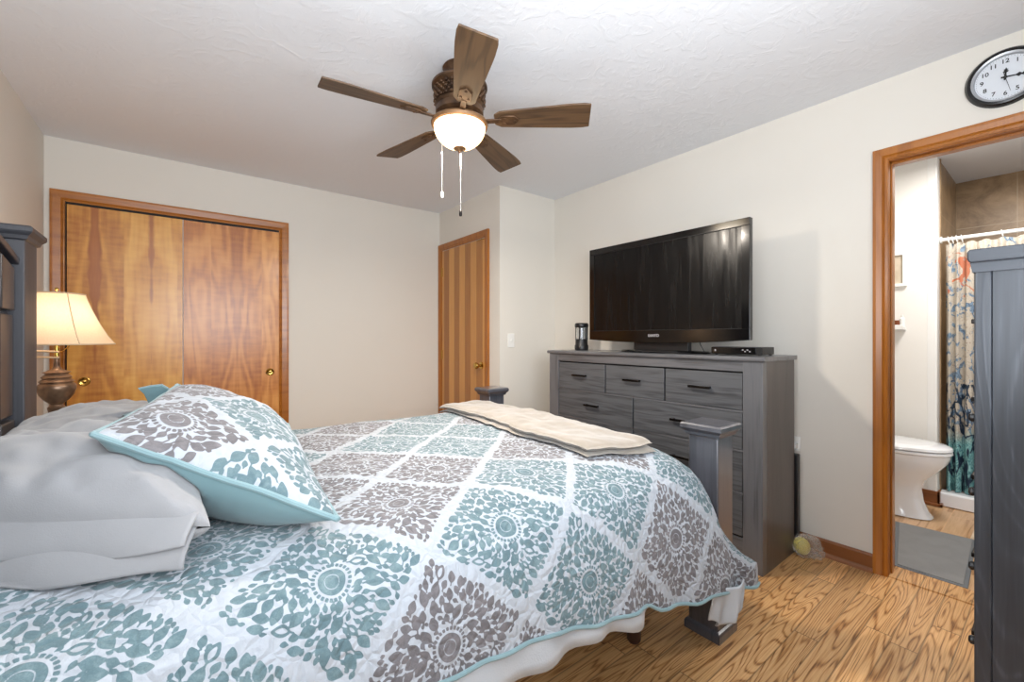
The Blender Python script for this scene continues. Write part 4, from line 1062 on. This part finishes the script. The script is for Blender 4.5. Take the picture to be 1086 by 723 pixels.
j = build('jar', MB().lathe([(0, 0), (.020, 0), (.021, .035), (.017, .042), (.017, .050), (0, .050)], (TX-.060, .742, 1.246), 20), M['jar']); tag(j, 'short brown jar standing on the white ledge shelf', 'jar')
j = build('bottle', MB().lathe([(0, 0), (.016, 0), (.016, .06), (.008, .07), (.008, .085), (0, .085)], (TX-.065, .716, 1.246), 20), M['white']); tag(j, 'white bottle at the right end of the ledge shelf', 'bottle')
j = build('candle', MB().lathe([(0, 0), (.022, 0), (.022, .055), (0, .055)], (TX-.05, .80, 1.246), 20), M['cork']); tag(j, 'orange brown candle at the left of the ledge shelf', 'candle')
# shower pan, rod, curtain
sp = build('shower_pan', MB().prism([(TX+.02, 0), (SX-.003, 0), (SX-.003, .06), (TX+.13, .06), (TX+.11, .095), (TX+.03, .095), (TX+.02, .085)], 'y', -1.19, TY-.008), M['porcelain'], bev=.004)
sp['label'] = 'white shower pan curb below the patterned curtain'; sp['category'] = 'shower pan'
RX, RZ = TX+.10, 1.862
rod = thing('shower_rod', (RX, -.3, RZ), 'white shower curtain rod across the tiled alcove', 'curtain rod')
build('rod', MB().tube([(RX, TY-.012, RZ), (RX, -1.19, RZ)], .0125, 16), M['white'], rod)
build('flange', MB().lathe([(.024, -.0), (.024, .008), (.015, .012)], (RX, TY-.012, RZ), 20, axis='y'), M['white'], rod)
N = NT('nautical_print'); p = N.pos(); s = N.n('SeparateXYZ', p); z = s.outputs[2]; y = s.outputs[1]
wv_ = N.noise(p, 2.5, 4, 1.); base = N.mix(N.noise(p, 6, 4, 1.5), srgb(200, 192, 178), srgb(168, 156, 140))
ln = N.math('ABSOLUTE', N.math('SINE', N.math('MULTIPLY', N.noise(p, 5, 4, .6), 60.)))
c = N.mix(N.ramp(ln, [(.06, .75), (.16, 0.)]), base, srgb(120, 96, 84))
bl = N.ramp(N.math('ADD', N.noise(N.mapv(p, (1, 1, 1), (3, 2, 8)), 11, 4, 2.), N.math('MULTIPLY', N.math('LESS_THAN', z, 1.48), .03)), [(.58, 0.), (.62, .85)])
c = N.mix(bl, c, N.mix(ln, srgb(40, 70, 104), srgb(96, 132, 160)))
og = N.math('MULTIPLY', N.ramp(N.noise(N.mapv(p, (1, 1, 1), (9, 4, 1)), 11, 3, 1.), [(.54, 0.), (.58, .9)]), N.math('COMPARE', z, 1.60, .16))
c = N.mix(og, c, srgb(178, 98, 62))
low = N.ramp(N.math('ADD', z, N.math('MULTIPLY', wv_, .5)), [(.62, 1.), (.80, 0.)])
c = N.mix(low, c, N.mix(ln, srgb(60, 120, 128), srgb(138, 188, 188)))
br = N.ramp(N.math('ABSOLUTE', N.math('SUBTRACT', N.noise(N.mapv(p, (1, 5, 1.2)), 2.6, 3, 1.5), .5)), [(.025, 1.), (.045, 0.)])
c = N.mix(N.math('MULTIPLY', br, N.math('LESS_THAN', z, .85)), c, srgb(22, 44, 66))
N.col(c).link(.7, 'Roughness'); M['curtain'] = N.m
m = MB(); rows = []
for j in range(30):
    z_ = RZ-.035-(RZ-.035-.10)*j/29; col = []
    for i in range(241):
        t = i/240; y_ = TY-.03-1.45*t; k = min(1, t*1.6+.25)
        ph = 60*math.sqrt(t+.02)*1.6; amp = .030*(1.2-k*.55)*(.5+.5*j/29)
        col.append((RX-.0+amp*math.sin(ph)+.008*math.sin(ph*2.3+j*.1), y_, z_+(.006*math.cos(ph) if j == 0 else 0)))
    rows.append(col)
m.grid(rows); cu = build('shower_curtain', m, M['curtain'], smooth='all'); cu.modifiers.new('thick', 'SOLIDIFY').thickness = .002
tag(cu, 'nautical map shower curtain with orange and teal print', 'shower curtain')
m0 = None
for i, y_ in enumerate((TY-.045, TY-.065, TY-.085, TY-.11, .25, .08, -.10, -.28, -.46, -.64)):
    pts = [(RX+.020*math.cos(a), y_+.004*math.sin(a), RZ-.008+.026*math.sin(a)) for a in [2*math.pi*k/14 for k in range(15)]]
    r_ = build('curtain_ring', MB().tube(pts, .0028, 6), M['white']); tag(r_, 'white curtain ring holding the map curtain on the rod', 'curtain ring', 'shower curtain rings')
# mats
N = NT('grey_mat'); v = N.objc(); a = N.noise(v, 9, 4, .6); b = N.noise(N.mapv(v, (500, 60, 1)), 1., 2)
N.col(N.mix(a, srgb(112, 112, 112), srgb(136, 136, 136))).link(.6, 'Roughness').bump(b, .3, .002); M['mat'] = N.m
M['matedge'] = plain('mat_edge', srgb(104, 108, 112), .5)
mt_ = thing('floor_mat', (3.25, .1, 0), 'grey rectangular mat on the bathroom floor inside the doorway', 'mat')
pts = [(2.895, .51), (3.60, .65), (3.60, -.30), (2.895, -.30)]
pts = [(2.90, .275), (2.90, .535), (3.60, .66), (3.63, .31)]
def matpoly(e): 
    cx = sum(p[0] for p in pts)/4; cy = sum(p[1] for p in pts)/4
    return [(cx+(p[0]-cx)*(1-e/abs(p[0]-cx)), cy+(p[1]-cy)*(1-e/.16)) for p in pts]
build('border', MB().prism(matpoly(0), 'z', -.003, .006), M['matedge'], mt_, bev=.003, smooth=False)
build('pile', MB().prism(matpoly(.016), 'z', .005, .010), M['mat'], mt_, bev=.002, smooth=False)
M['cream'] = fabric('cream_rug', srgb(206, 184, 156), srgb(218, 198, 172))
rg = build('bath_rug', MB().box(3.62, 4.08, -.75, .335, -.003, .018), M['cream'], bev=.012)
tag(rg, 'cream bath rug on the floor in front of the shower', 'rug')
